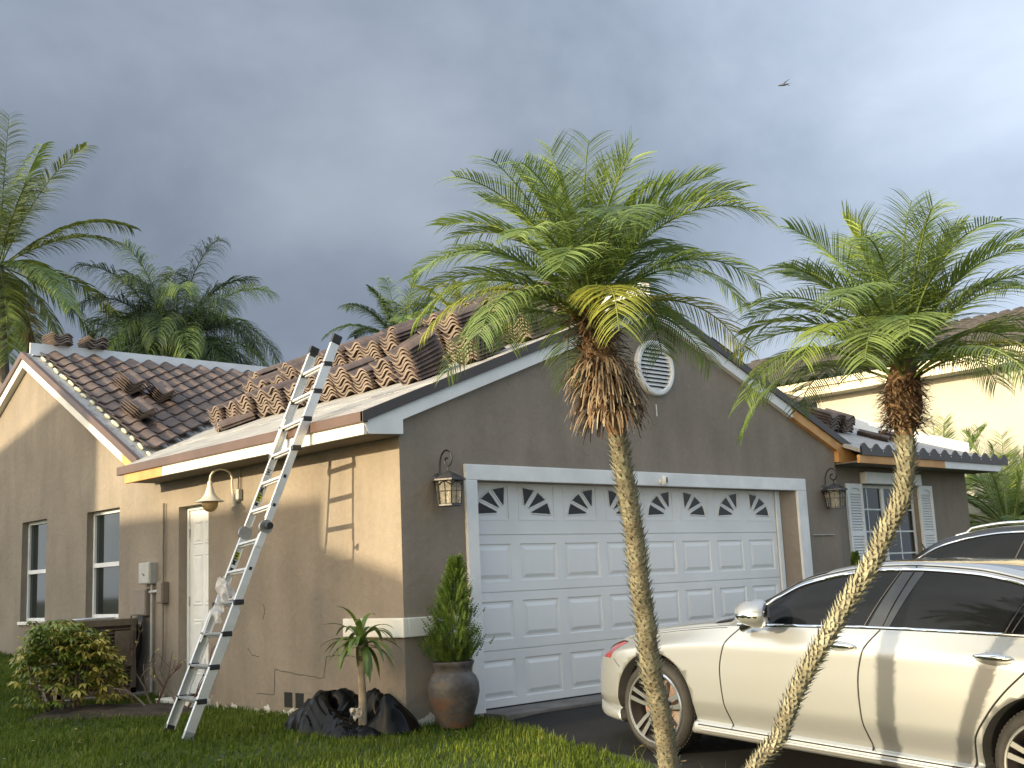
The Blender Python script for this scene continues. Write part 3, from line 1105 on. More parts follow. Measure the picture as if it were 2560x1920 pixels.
# stacks on the tiled wing slope
WV = (0, math.cos(wang), math.sin(wang))
def wpnt(x, y, dz=0.075):
    return (x, y, wing_top(y) + dz)
tile_stack(wpnt(0.80, 7.10), (1, 0.02, 0), WV, 6, 'tile stack on the tiled wing roof, the upper left of three', None, skew=-0.018)
tile_stack(wpnt(1.16, 6.92), (1, -0.08, 0), WV, 5, 'tile stack on the tiled wing roof, the right one of three', None, skew=-0.03)
tile_stack(wpnt(0.46, 6.10), (1, 0.05, 0), WV, 5, 'tile stack on the tiled wing roof, the lowest of three', None, skew=-0.03)
tile_stack(wpnt(2.9, 6.9, 0.08), (0.8, -0.5, -0.2), (0.4, 0.7, 0.36), 2, 'pair of loose tiles lying askew on the wing roof near the valley', None)
# on the wing ridge
tile_stack((0.42, 8.66, 4.88), (1, 0, -0.05), (0, 1, 0), 4, 'left tile stack on the white ridge of the wing', None)
tile_stack((0.95, 8.66, 4.88), (1, 0, -0.02), (0, 1, 0), 4, 'right tile stack on the white ridge of the wing', None)
# far slope of the garage and the bedroom roof
GV2 = (-math.cos(sl_), 0, math.sin(sl_))
tile_stack(gp(4.02, 0.55), (0, 1, 0), GV2, 8, 'tile stack just right of the garage peak, partly behind palm leaves', None)
tile_stack(gp(5.10, 0.30), (0, 1, 0), GV2, 5, 'tile stack half way down the right rake of the garage roof', None)
tile_stack(gp(5.75, 0.55), (0, 1, 0), GV2, 6, 'tile stack low on the right rake of the garage roof', None)
def bp(x, y):
    return (x, y, BEZ + BP * (y - BE) + 0.004)
ba = math.atan(BP)
BV = (0, math.cos(ba), math.sin(ba))
tile_stack(bp(7.95, 0.62), (1, 0, 0), BV, 6, 'left tile stack on the bedroom roof right of the garage', None)
tile_stack(bp(8.32, 0.62), (1, 0.04, 0), BV, 6, 'right tile stack on the bedroom roof right of the garage', None)
tile_stack(bp(8.05, 1.25), (1, 0, 0), BV, 8, 'back left tile stack on the bedroom roof right of the garage', None)
tile_stack(bp(8.42, 1.30), (1, -0.03, 0), BV, 7, 'back right tile stack on the bedroom roof right of the garage', None)
tile_stack(bp(8.85, 0.30), (0.9, 0.4, 0.16), (-0.4, 0.85, 0.33), 1, 'single loose tile on the bedroom roof left of the palm trunk', None)
tile_stack(bp(9.25, 0.20), (0.95, 0.2, 0.08), (-0.2, 0.9, 0.35), 2, 'two loose tiles on the bedroom roof behind the palm trunk', None)

# ------------------------------------------------------------------ wall lanterns
def lantern(loc, label, up_=1.0):
    r = thing('wall_lantern', label, 'wall lamp', loc)
    cy_ = -0.155                                # body centre stands off the wall
    q = MB()
    q.lathe([(0.0001, -0.022), (0.045, -0.022), (0.055, -0.012), (0.055, 0.0)], (0, 0, 0.02), 14, 'Y')
    q.obox((0, -0.03, 0.045), (0.012, 0, 0), (0, 0.02, 0), (0, 0, 0.03))
    q.build('back_plate', M['pewter'], r, smooth=50)
    # scroll arm: rises from the plate, curls over and hangs the body
    pts = [(0, -0.03, 0.02), (0, -0.035, 0.12), (0, -0.045, 0.18), (0, -0.07, 0.235), (0, -0.115, 0.268), (0, -0.165, 0.26), (0, -0.20, 0.225), (0, -0.205, 0.175), (0, -0.18, 0.135), (0, -0.145, 0.128), (0, -0.118, 0.148), (0, -0.112, 0.178), (0, -0.128, 0.20), (0, -0.148, 0.196)]
    def cr_(p, n=5):
        o = []
        for i in range(len(p) - 1):
            a, b_, c, d = [Vector(p[max(0, min(len(p) - 1, j))]) for j in (i - 1, i, i + 1, i + 2)]
            for k in range(n):
                t = k / n
                o.append(0.5 * ((2 * b_) + (-a + c) * t + (2 * a - 5 * b_ + 4 * c - d) * t * t + (-a + 3 * b_ - 3 * c + d) * t ** 3))
        return o + [Vector(p[-1])]
    q = MB()
    q.tube(cr_(pts), 0.0085, 7)
    q.tube([(0, cy_, 0.13), (0, cy_, 0.085)], 0.007, 7)
    q.build('scroll_arm', M['iron'], r, smooth=60)
    n = 6
    def hexp(rad, z, ph=R(30)):
        return [(rad * math.sin(ph + 2 * PI * i / n) * 1.0, cy_ + rad * math.cos(ph + 2 * PI * i / n), z) for i in range(n)]
    # roof
    q = MB()
    a = hexp(0.160, 0.008)
    c = hexp(0.160, -0.006)
    t = hexp(0.022, 0.078)
    q.add(a + c + t + [(0, cy_, 0.092)], [(i, (i + 1) % n, 12 + (i + 1) % n, 12 + i) for i in range(n)] + [(6 + i, 6 + (i + 1) % n, (i + 1) % n, i) for i in range(n)] + [tuple(range(11, 5, -1))] + [(12 + i, 12 + (i + 1) % n, 18) for i in range(n)])
    q.build('roof_cap', M['pewter'], r)
    # cage
    q = MB()
    ta, ba_ = hexp(0.132, -0.006), hexp(0.108, -0.215)
    for i in range(n):
        q.tube([ta[i], ba_[i]], 0.0065, 5)
        q.tube([ba_[i], ba_[(i + 1) % n]], 0.008, 5)
        q.tube([ta[i], ta[(i + 1) % n]], 0.006, 5)
        # muntins: one vertical, one horizontal, arched head
        tm = (Vector(ta[i]) + Vector(ta[(i + 1) % n])) / 2
        bm_ = (Vector(ba_[i]) + Vector(ba_[(i + 1) % n])) / 2
        q.tube([tm, bm_], 0.0028, 4)
        m1 = Vector(ta[i]).lerp(Vector(ba_[i]), 0.45)
        m2 = Vector(ta[(i + 1) % n]).lerp(Vector(ba_[(i + 1) % n]), 0.45)
        q.tube([m1, m2], 0.0028, 4)
        ar = []
        for k in range(7):
            f_ = k / 6
            e1 = Vector(ta[i]).lerp(Vector(ba_[i]), 0.20 - 0.16 * math.sin(f_ * PI))
            e2 = Vector(ta[(i + 1) % n]).lerp(Vector(ba_[(i + 1) % n]), 0.20 - 0.16 * math.sin(f_ * PI))
            ar.append(e1.lerp(e2, 0.06 + 0.88 * f_))
        q.tube(ar, 0.0045, 4)
    q.build('cage', M['iron'], r)
    for i in range(n):
        q = MB()
        j = (i + 1) % n
        ce = Vector((0, cy_, -0.1))
        def inn(p):
            p = Vector(p)
            return p + (Vector((ce.x, ce.y, p.z)) - p) * 0.04
        q.add([inn(ta[i]), inn(ta[j]), inn(ba_[j]), inn(ba_[i])], [(0, 1, 2, 3)])
        q.build('glass_pane', M['lampglass'], r)
    q = MB()
    fl = hexp(0.118, -0.216)
    f2 = hexp(0.118, -0.228)
    q.add(fl + f2, [tuple(range(n)), tuple(range(11, 5, -1))] + [(i, 6 + i, 6 + (i + 1) % n, (i + 1) % n) for i in range(n)])
    q.build('base_plate', M['pewter'], r)
    MB().lathe([(0.0001, -0.21), (0.020, -0.21), (0.020, -0.14), (0.012, -0.13), (0.012, -0.10), (0.0001, -0.095)], (0, cy_, 0), 10).build('bulb', M['lampwhite'], r, smooth=50)
    return r
lantern((0.42, 0.0, 2.075), 'black scroll arm lantern left of the garage door')
lantern((6.62, 0.0, 2.105), 'black scroll arm lantern right of the garage door')

# ------------------------------------------------------------------ gooseneck lamp over the side door
gl = thing('gooseneck_lamp', 'cream gooseneck barn lamp with amber globe by the side door', 'wall lamp', (0, 2.78, 2.15))
q = MB()
q.lathe([(0.0001, -0.05), (0.035, -0.05), (0.05, -0.04), (0.055, -0.02), (0.055, 0.0)], (0, 0, 0), 16, 'X')
q.build('back_plate', M['greybox'], gl, smooth=40)
LY = 0.06
pts = [(-0.06, 0, -0.09), (-0.075, 0.0, 0.0), (-0.08, 0.005, 0.12)]
for k in range(11):
    a = PI * k / 10
    pts.append((-0.19 + 0.11 * math.cos(a), 0.005 + LY * k / 10, 0.20 + 0.10 * math.sin(a)))
pts.append((-0.30, 0.005 + LY, 0.15))
q = MB()
q.tube(pts, 0.0115, 9)
q.build('neck', M['lampwhite'], gl, smooth=60)
lc = (-0.30, 0.005 + LY, 0.0)
q = MB()
q.lathe([(0.012, 0.175), (0.024, 0.165), (0.026, 0.14), (0.020, 0.13), (0.030, 0.115), (0.042, 0.07), (0.062, 0.025), (0.10, -0.015), (0.142, -0.035), (0.146, -0.042), (0.138, -0.042), (0.09, -0.022), (0.05, 0.01), (0.02, 0.05)], lc, 28)
q.build('shade', M['lampwhite'], gl, smooth=70)
q = MB()
q.lathe([(0.02, 0.0)] + [(0.082 * math.sin(R(a)), -0.065 + 0.082 * math.cos(R(a)) * -1) for a in range(130, -1, -13)][0:] , lc, 22)
q.build('globe', M['amber'], gl, smooth=180)
q = MB()
q.obox((-0.03, -0.05, 0.03), (0.025, 0, 0), (0, 0.03, 0), (0, 0, 0.055))
q.build('switch_box', M['greybox'], gl, bevel=0.006)
q = MB()
q.tube([(-0.02, -0.05, 0.08), (-0.02, -0.055, 0.2), (-0.02, -0.05, 0.31)], 0.008, 7)
q.build('conduit', M['taupe'], gl)
# ------------------------------------------------------------------ security camera on the garage lintel
sc_ = thing('security_camera', 'small white security camera above the garage door', 'camera', (3.45, -0.03, 2.16))
q = MB()
q.lathe([(0.0001, -0.03), (0.02, -0.03), (0.024, 0.0)], (0, 0, -0.012), 12, 'Y')
q.build('mount', M['white'], sc_, smooth=40)
q = MB()
q.lathe([(0.0001, -0.052), (0.022, -0.052), (0.031, -0.044), (0.031, 0.044), (0.022, 0.052), (0.0001, 0.052)], (0, -0.062, 0), 16)
q.build('body', M['white'], sc_, smooth=50).rotation_euler = (0.12, 0, 0)
MB().box(-0.012, 0.012, -0.0965, -0.085, -0.032, 0.028).build('lens', M['black'], sc_, bevel=0.006)

# ------------------------------------------------------------------ electrical gear on the side wall
def wbox(name, label, cat, y0, y1, z0, z1, d, mat, lid=True):
    r = thing(name, label, cat, (0, (y0 + y1) / 2, z0))
    h = z1 - z0
    wv = (y1 - y0) / 2
    MB().box(-d, 0.0, -wv, wv, 0, h).build('housing', mat, r, bevel=0.008)
    if lid:
        MB().box(-d - 0.008, -d - 0.0005, -wv + 0.012, wv - 0.012, 0.012, h - 0.012).build('lid', mat, r, bevel=0.004)
    return r
bx = wbox('utility_box', 'light grey plastic utility box on the side wall', 'utility box', 4.66, 4.95, 1.315, 1.56, 0.09, M['greybox'])
MB().tube([(-0.105, -0.02, 0.10), (-0.105, 0.03, 0.12)], 0.006, 6).build('latch', M['taupe'], bx)
bx = wbox('meter_panel', 'taupe painted panel box with open underside below the grey box', 'electrical panel', 4.79, 5.13, 0.955, 1.26, 0.075, M['taupe'])
bx = wbox('disconnect_box', 'narrow taupe disconnect box with conduit beside the side door', 'electrical box', 4.36, 4.50, 1.09, 1.33, 0.085, M['taupe'])
MB().tube([(-0.04, 0.0, 0.0), (-0.04, 0.0, -0.3), (-0.03, 0.02, -0.55), (-0.05, 0.05, -0.8)], 0.011, 8).build('conduit', M['taupe'], bx, smooth=60)
MB().tube([(-0.03, 0.02, 0.24), (-0.03, 0.02, 1.13)], 0.013, 8).build('conduit', M['taupe'], bx, smooth=60)
MB().tube([(-0.045, 0.07, 0.14), (-0.045, 0.32, 0.13)], 0.018, 8).build('conduit', M['greybox'], bx, smooth=60)
pp = thing('pipe', 'pale vertical pipe down the side wall under the grey utility box', 'pipe', (-0.035, 4.72, 0.1))
MB().tube([(0, 0, 0.0), (0, 0, 1.22)], 0.016, 8).build('riser', M['greybox'], pp, smooth=60)
# black plastic sheet hanging from the panel
sh = thing('plastic_sheet', 'torn black plastic sheet hanging under the taupe panel', 'plastic sheet', (-0.05, 4.95, 0.3))
random.seed(8)
rows = []
for i in range(12):
    t = i / 11
    z = 0.65 - 0.95 * t * 0.85
    wdt = 0.13 + 0.03 * math.sin(t * 6)
    cyy = 0.02 + 0.35 * max(0, t - 0.45) ** 1.2
    rows.append([(-0.03 - 0.05 * math.sin(u * 9 + t * 5) - 0.08 * t, cyy + (u - 0.5) * 2 * wdt, z + 0.02 * math.sin(u * 14)) for u in [k / 9 for k in range(10)]])
MB().grid(rows).build('sheet', M['black'], sh, smooth=60)
# ------------------------------------------------------------------ air conditioner
ac = thing('air_conditioner', 'tan outdoor air conditioning unit behind the schefflera bush', 'air conditioner', (-0.57, 5.35, 0.10))
acm = pm('ac_tan', (0.17, 0.13, 0.09), 0.6, 0.12, 5, fine=(14, 0.1))
acd = pm('ac_brown', (0.055, 0.035, 0.022), 0.55, 0.15, 5)
q = MB()
for sx in (-0.41, 0.41):
    for sy in (-0.41, 0.41):
        q.obox((sx, sy, 0.40), (0.03, 0, 0), (0, 0.03, 0), (0, 0, 0.40))
q.box(-0.44, 0.44, -0.44, 0.44, 0.0, 0.06)
q.box(-0.445, 0.445, -0.445, 0.445, 0.76, 0.83)
q.build('cabinet', acm, ac)
MB().box(-0.40, 0.40, -0.40, 0.40, 0.06, 0.76).build('coil', acd, ac)
lv = None
for i in range(16):
    z = 0.09 + i * 0.042
    if lv is None:
        q = MB()
        q.box(-0.385, 0.385, -0.425, -0.40, -0.006, 0.006)
        q.box(-0.425, -0.40, -0.385, 0.385, -0.006, 0.006)
        lv = q.build('louver', acm, ac, loc=(0, 0, z))
    else:
        inst(lv, 'louver', ac, (0, 0, z))
q = MB()
for k in range(6):
    q.lathe([(0.07 + 0.055 * k - 0.005, 0.845), (0.07 + 0.055 * k, 0.852), (0.07 + 0.055 * k + 0.005, 0.845)], (0, 0, 0), 26)
for k in range(8):
    a = PI * k / 8
    q.tube([(-0.36 * math.cos(a), -0.36 * math.sin(a), 0.842), (0.36 * math.cos(a), 0.36 * math.sin(a), 0.842)], 0.004, 4)
q.build('fan_guard', M['alu2'], ac)
MB().box(0.18, 0.40, -0.452, -0.4455, 0.30, 0.70).build('access_panel', acm, ac, bevel=0.004)
MB().box(-1.15, 0.02, 4.75, 5.95, -0.1, 0.10).build('ac_pad', pm('pad_concrete', (0.24, 0.23, 0.21), 0.85, 0.15, 4, bump=0.3, bscale=40), ac, off=(-0.57, 5.35, 0.10))
# ------------------------------------------------------------------ ladder
lad = thing('ladder', 'aluminium multi position ladder leaning on the eave over the lawn', 'ladder', (-1.42, 1.2, 0))
A1, A2 = Vector((-1.49, 1.00, 0.0)), Vector((-1.345, 1.64, 0.0))        # feet
T1, T2 = Vector((-0.175, 0.655, 3.46)), Vector((-0.205, 1.005, 3.40))    # tops
LO = Vector((-1.42, 1.2, 0))
def LW(v):
    return v - LO
d1, d2 = (T1 - A1), (T2 - A2)
across = ((A2 - A1).normalized() + (T2 - T1).normalized()).normalized()
axis = (d1.normalized() + d2.normalized()).normalized()
nrm_l = across.cross(axis).normalized()
if nrm_l.x > 0:
    nrm_l = -nrm_l
def at1(t):
    return A1 + d1 * t
def at2(t):
    return A2 + d2 * t
def rail_piece(q, P0, P1, wdt, dep):
    ax = (P1 - P0)
    an = ax.normalized()
    sx = (across - an * across.dot(an)).normalized()
    nn = sx.cross(an).normalized()
    c = (P0 + P1) / 2
    # C channel: web facing outward with two flanges
    q.obox(LW(c), sx * wdt * 0.16, nn * dep, ax / 2)
    return sx, nn
def rail(f, side, t0, t1, inset, wdt, dep, nm='rail', mat='alu'):
    q = MB()
    P0, P1 = f(t0) + across * side * inset, f(t1) + across * side * inset
    ax = P1 - P0
    an = ax.normalized()
    sx = (across - an * across.dot(an)).normalized()
    nn = sx.cross(an).normalized()
    c = (P0 + P1) / 2
    q.obox(LW(c), sx * 0.004, nn * dep, ax / 2)
    q.obox(LW(c + sx * side * wdt + nn * (dep - 0.004)), sx * wdt, nn * 0.004, ax / 2)
    q.obox(LW(c + sx * side * wdt - nn * (dep - 0.004)), sx * wdt, nn * 0.004, ax / 2)
    return q.build(nm, M[mat], lad, bevel=0.002)
HT = 0.500
# outer lower section, inner upper section of each half
rail(at1, 1, 0.012, 0.30, 0.0, 0.014, 0.042)
rail(at2, -1, 0.012, 0.30, 0.0, 0.014, 0.042)
rail(at1, 1, 0.22, HT - 0.02, 0.022, 0.012, 0.034)
rail(at2, -1, 0.22, HT - 0.02, 0.022, 0.012, 0.034)
rail(at1, 1, HT + 0.02, 0.80, 0.022, 0.012, 0.034)
rail(at2, -1, HT + 0.02, 0.80, 0.022, 0.012, 0.034)
rail(at1, 1, 0.70, 0.985, 0.0, 0.014, 0.042)
rail(at2, -1, 0.70, 0.985, 0.0, 0.014, 0.042)
for f, side in ((at1, 1), (at2, -1)):
    q = MB()
    q.obox(LW(f(0.992)) + across * side * 0.008, across * 0.02, nrm_l * 0.047, (f(1) - f(0)) * 0.012)
    q.build('end_cap', M['black'], lad, bevel=0.01)
    q = MB()
    q.obox(LW(f(0.010)) + across * side * 0.006, across * 0.018, nrm_l * 0.045, (f(1) - f(0)) * 0.010)
    q.build('foot', M['black'] if side < 0 else M['alu2'], lad, bevel=0.006)
# rungs
rts = [0.055, 0.125, 0.195, 0.262, 0.335, 0.410, 0.468, 0.552, 0.625, 0.700, 0.775, 0.850, 0.925]
rts = [0.088, 0.166, 0.243, 0.318, 0.398, 0.470, 0.555, 0.628, 0.702, 0.778, 0.852, 0.926]
for i, t in enumerate(rts):
    P, Q = at1(t), at2(t)
    c = (P + Q) / 2
    hl = (Q - P) / 2
    horiz = Vector((nrm_l.x, nrm_l.y, 0)).normalized()
    q = MB()
    wide = i <= 3 or i >= 8
    q.obox(LW(c), hl * (1.0 if wide else 0.92), horiz * 0.034, Vector((0, 0, 1)) * 0.011)
    q.obox(LW(c) - Vector((0, 0, 0.018)), hl * 0.9, horiz * 0.012, Vector((0, 0, 1)) * 0.010)
    q.build('rung', M['alu2'] if i <= 3 else M['alu'], lad, bevel=0.004)
    if wide:
        for f, sgn in ((P, -1), (Q, 1)):
            q = MB()
            q.obox(LW(f) + across * sgn * -0.008 - Vector((0, 0, 0.004)), across * 0.020, horiz * 0.044, Vector((0, 0, 1)) * 0.022)
            q.build('rung_bracket', M['black'], lad, bevel=0.006)
    else:
        q = MB()
        q.obox(LW(P) + across * 0.020, across * 0.007, nrm_l * 0.013, axis * 0.014)
        q.build('rung_plug', M['black'], lad)
# hinge with big knobs
for f, side in ((at1, 1), (at2, -1)):
    q = MB()
    c = LW(f(HT)) + across * side * 0.022
    n_ = 18
    pts = [c + (axis * math.cos(2 * PI * k / n_) + nrm_l * math.sin(2 * PI * k / n_)) * 0.062 - across * 0.012 - nrm_l * 0.0 for k in range(n_)]
    q.prism(pts, across * 0.024)
    q.build('hinge_disc', M['alu2'], lad, smooth=40)
    for tt in (HT - 0.032, HT + 0.032):
        q = MB()
        q.obox(LW(f(tt)) + across * side * 0.022, across * 0.011, nrm_l * 0.031, (f(1) - f(0)) * 0.018)
        q.build('hinge_plate', M['alu'], lad, bevel=0.003)
    q = MB()
    pts = [c - across * side * 0.045 + (axis * math.cos(2 * PI * k / n_) + nrm_l * math.sin(2 * PI * k / n_)) * 0.030 for k in range(n_)]
    q.prism(pts, across * side * -0.04)
    pts = [c - across * side * 0.012 + (axis * math.cos(2 * PI * k / n_) + nrm_l * math.sin(2 * PI * k / n_)) * 0.014 for k in range(n_)]
    q.prism(pts, across * side * -0.04)
    q.build('hinge_knob', M['black'], lad, smooth=40)
# printed stickers on the far rail: warning yellow and plain white with black marks
yel = pm('sticker_yellow', (0.55, 0.58, 0.06), 0.5, 0.05, 8)
wht = pm('sticker_white', (0.75, 0.75, 0.75), 0.5, 0.05, 8)
for (t, mat_, L_) in ((0.592, 'y', 0.020), (0.612, 'w', 0.014), (0.575, 'w', 0.008), (0.440, 'y', 0.020), (0.423, 'w', 0.012), (0.405, 'w', 0.010), (0.66, 'w', 0.018)):
    q = MB()
    q.obox(LW(at2(t)) - across * (0.022 + 0.006), across * 0.0015, nrm_l * 0.024, d2 * (L_ / 2 + 0.004))
    o = q.build('sticker', yel if mat_ == 'y' else wht, lad)
    q = MB()
    for k in range(3):
        q.obox(LW(at2(t - L_ / 3 + L_ / 3 * k)) - across * (0.022 + 0.0085), across * 0.001, nrm_l * (0.018 if k != 1 else 0.012), d2 * (0.0012 if k != 1 else 0.0028))
    tag(q.build('sticker_print', M['black'], o), kind='stuff')

# ------------------------------------------------------------------ plastic bag caught on the ladder
random.seed(4)
bagm = pm('thin_white_plastic', (0.72, 0.73, 0.76), 0.3, 0.05, 10, trans=0.35)
pb = thing('plastic_bag', 'crumpled white plastic bag hung over a ladder rung', 'plastic bag', LO + LW((at1(0.318) + at2(0.318)) / 2))
def crumple(cx_, cz, sx, sz, n, seed, yoff):
    rows = []
    for i in range(n):
        v = i / (n - 1)
        row = []
        for j in range(n):
            u = j / (n - 1)
            ww = (0.55 + 0.45 * math.sin(PI * min(1, v * 1.1)))
            p = Vector((u * 3.1 + seed, v * 3.1, seed * 1.7))
            dx = noise.noise(p) * 0.035
            dn = noise.noise(p + Vector((9, 3, 1))) * 0.075
            row.append(Vector((0, 0, 0)) + across * (cx_ + (u - 0.5) * sx * ww + dx) + nrm_l * (yoff + dn) + Vector((0, 0, 1)) * (cz + (v - 0.5) * sz + noise.noise(p * 1.7 + Vector((2, 8, 0))) * 0.03))
        rows.append(row)
    return rows
q = MB()
q.grid(crumple(0.06, 0.10, 0.20, 0.22, 16, 1.0, 0.03))
q.grid(crumple(0.08, -0.07, 0.15, 0.22, 16, 5.0, 0.05))
q.grid(crumple(0.05, 0.09, 0.17, 0.20, 16, 8.0, -0.02))
q.build('film', bagm, pb, smooth=60)

# ------------------------------------------------------------------ clay urn and its cypress
POT = Vector((0.30, -0.27, g(0.3, -0.27)))
potm = pm('weathered_clay', (0.075, 0.072, 0.071), 0.55, 0.25, 6.0, bump=0.35, bscale=22, fine=(26, 0.2), spec=0.35)
tt = potm.node_tree
bb = tt.nodes['Principled BSDF']
src = bb.inputs['Base Color'].links[0].from_socket
tcn = tt.nodes.new('ShaderNodeTexCoord')
mpn = tt.nodes.new('ShaderNodeMapping')
mpn.inputs['Scale'].default_value = (2.2, 2.2, 5.0)
nz = tt.nodes.new('ShaderNodeTexNoise')
nz.inputs['Scale'].default_value = 1.7
nz.inputs['Detail'].default_value = 7
nz.inputs['Roughness'].default_value = 0.62
sp = tt.nodes.new('ShaderNodeSeparateXYZ')
tt.links.new(tcn.outputs['Object'], mpn.inputs['Vector'])
tt.links.new(mpn.outputs['Vector'], nz.inputs['Vector'])
tt.links.new(tcn.outputs['Object'], sp.inputs['Vector'])
ma = tt.nodes.new('ShaderNodeMath')
ma.operation = 'MULTIPLY_ADD'
tt.links.new(sp.outputs['Z'], ma.inputs[0])
ma.inputs[1].default_value = -0.5
tt.links.new(nz.outputs['Fac'], ma.inputs[2])
mrn = tt.nodes.new('ShaderNodeMapRange')
mrn.inputs['From Min'].default_value = 0.38
mrn.inputs['From Max'].default_value = 0.52
tt.links.new(ma.outputs[0], mrn.inputs['Value'])
mixn = tt.nodes.new('ShaderNodeMixRGB')
tt.links.new(mrn.outputs['Result'], mixn.inputs['Fac'])
tt.links.new(src, mixn.inputs['Color1'])
mixn.inputs['Color2'].default_value = (0.115, 0.066, 0.043, 1)
tt.links.new(mixn.outputs['Color'], bb.inputs['Base Color'])
pot = thing('clay_urn', 'weathered black and rust clay urn at the garage corner', 'plant pot', POT)
prof = [(0.0001, 0.0), (0.130, 0.0), (0.140, 0.02), (0.165, 0.09), (0.200, 0.19), (0.222, 0.29), (0.218, 0.36), (0.192, 0.42), (0.163, 0.445), (0.158, 0.46), (0.172, 0.50), (0.185, 0.53), (0.182, 0.542), (0.165, 0.540), (0.152, 0.50), (0.150, 0.47)]
MB().lathe(prof, (0, 0, 0), 40).build('vessel', potm, pot, smooth=60)
MB().lathe([(0.0001, 0.50), (0.154, 0.497)], (0, 0, 0), 30).build('soil', M['soil'], pot)

leaf_cy = pm('cypress_green', (0.105, 0.165, 0.022), 0.6, 0.3, 9.0, col2=(0.040, 0.085, 0.012), trans=0.25)
bark = pm('grey_bark', (0.16, 0.13, 0.10), 0.85, 0.25, 14, bump=0.5, bscale=40)
cyp = thing('potted_cypress', 'young bright green cypress growing in the clay urn', 'shrub', POT + Vector((0, 0, 0.5)))
MB().tube([(0, 0, -0.03), (0.005, 0, 0.25), (0.01, 0.01, 0.55), (0.045, 0.01, 0.85)], [0.016, 0.013, 0.008, 0.003], 7).build('trunk', bark, cyp, smooth=60)
random.seed(17)
vs, fs = [], []
for i in range(3000):
    h = random.random() ** 1.25
    z = 0.04 + h * 0.84
    rad = 0.255 * (1 - h) ** 0.75 * (0.55 + 0.45 * min(1, h * 7 + 0.25)) + 0.012
    a = random.uniform(0, 2 * PI)
    lump = 0.80 + 0.75 * noise.noise((math.cos(a) * 2.0 + 3, math.sin(a) * 2.0, z * 5.5))
    rr = rad * lump * math.sqrt(random.uniform(0.2, 1.0)) * (1.0 if random.random() > 0.05 else 1.35)
    cxx = 0.075 * h * h
    c = Vector((cxx + rr * math.cos(a), rr * math.sin(a), z))
    dirv = Vector((math.cos(a) * 0.55, math.sin(a) * 0.55, random.uniform(0.55, 1.2))).normalized()
    side = dirv.cross(Vector((random.uniform(-1, 1), random.uniform(-1, 1), random.uniform(-.3, .3)))).normalized()
    L_ = random.uniform(0.035, 0.075)
    # a flat spray: central axis with three pairs of scale twigs
    for k in range(4):
        p = c + dirv * L_ * k / 3
        wv = L_ * 0.34 * (1 - 0.2 * k)
        for sgn in (-1, 1):
            tip = p + side * sgn * wv + dirv * wv * 0.9
            b0 = len(vs)
            vs += [p, p + dirv * 0.010, tip]
            fs.append((b0, b0 + 1, b0 + 2))
    b0 = len(vs)
    vs += [c - side * 0.003, c + side * 0.003, c + dirv * L_ * 1.35]
    fs.append((b0, b0 + 1, b0 + 2))
npmesh('foliage', np.array([tuple(v) for v in vs]), np.array(fs), leaf_cy, cyp)

# ------------------------------------------------------------------ black plastic mound with the dracaena
BAG = Vector((-0.37, 0.20, 0.0))
mound = thing('garbage_bag', 'crumpled black garbage bags heaped round the dracaena stem', 'garbage bag', BAG)
bagb = pm('black_bag_film', (0.004, 0.004, 0.004), 0.22, 0.1, 6.0, spec=0.16)
def bagmesh(cx_, cy_, rx, ry, h, seed, hole=None):
    """sack draped flat on the grass: ridged folds radiating from the knot"""
    n, mr_ = 120, 46
    pts = []
    for i in range(mr_ + 1):
        t = i / mr_
        for j in range(n):
            a = 2 * PI * j / n
            ed = 1 + 0.10 * math.sin(3 * a + seed) + 0.07 * math.sin(5 * a + 2 * seed)
            x = cx_ + rx * t * math.cos(a) * ed
            y = cy_ + ry * t * math.sin(a) * ed
            p = Vector((x * 4.2 + seed, y * 4.2, seed))
            z = h * (1 - t ** 3.0) * (0.72 + 0.28 * math.sin(a * 2 + seed))
            wq = p + Vector((noise.noise(p * 0.9), noise.noise(p * 0.9 + Vector((7, 7, 7))), 0)) * 1.1
            z += noise.noise(wq * 0.8) * 0.07 * (1 - t ** 4)
            z += (0.35 - abs(noise.noise(Vector((wq.x * 1.5, wq.y * 0.6, seed))))) * 0.09 * (1 - t ** 5)
            z += (0.35 - abs(noise.noise(Vector((wq.x * 0.9, wq.y * 3.0, seed + 4))))) * 0.040 * (1 - t ** 6)
            z += (0.35 - abs(noise.noise(wq * 4.2 + Vector((1, 7, 2))))) * 0.014
            if hole:
                dd = math.hypot(x - hole[0], y - hole[1])
                z *= min(1.0, 0.35 + max(0, dd - 0.03) * 3.4)
            pts.append((x, y, max(-0.02, z)))
    fs_ = []
    for i in range(mr_):
        for j in range(n):
            j2 = (j + 1) % n
            fs_.append((i * n + j, (i + 1) * n + j, (i + 1) * n + j2, i * n + j2))
    return MB().add(pts, fs_)
STEM = (-0.05, -0.16)
bagmesh(-0.08, 0.24, 0.38, 0.44, 0.31, 2.0, STEM).build('sack', bagb, mound, smooth=38)
bagmesh(0.13, -0.14, 0.32, 0.36, 0.28, 5.5, STEM).build('sack', bagb, mound, smooth=38)
bagmesh(-0.12, -0.16, 0.32, 0.28, 0.14, 7.7, STEM).build('sack', bagb, mound, smooth=38)
tg = pm('paper_tag', (0.45, 0.42, 0.38), 0.7, 0.3, 25)
q = MB()
q.grid(crumple(0, 0, 0.10, 0.08, 6, 3.3, 0))
o = q.build('paper_scrap', tg, mound, loc=(-0.14, -0.20, 0.17))
o.rotation_euler = (0.9, 0.2, 0.5)

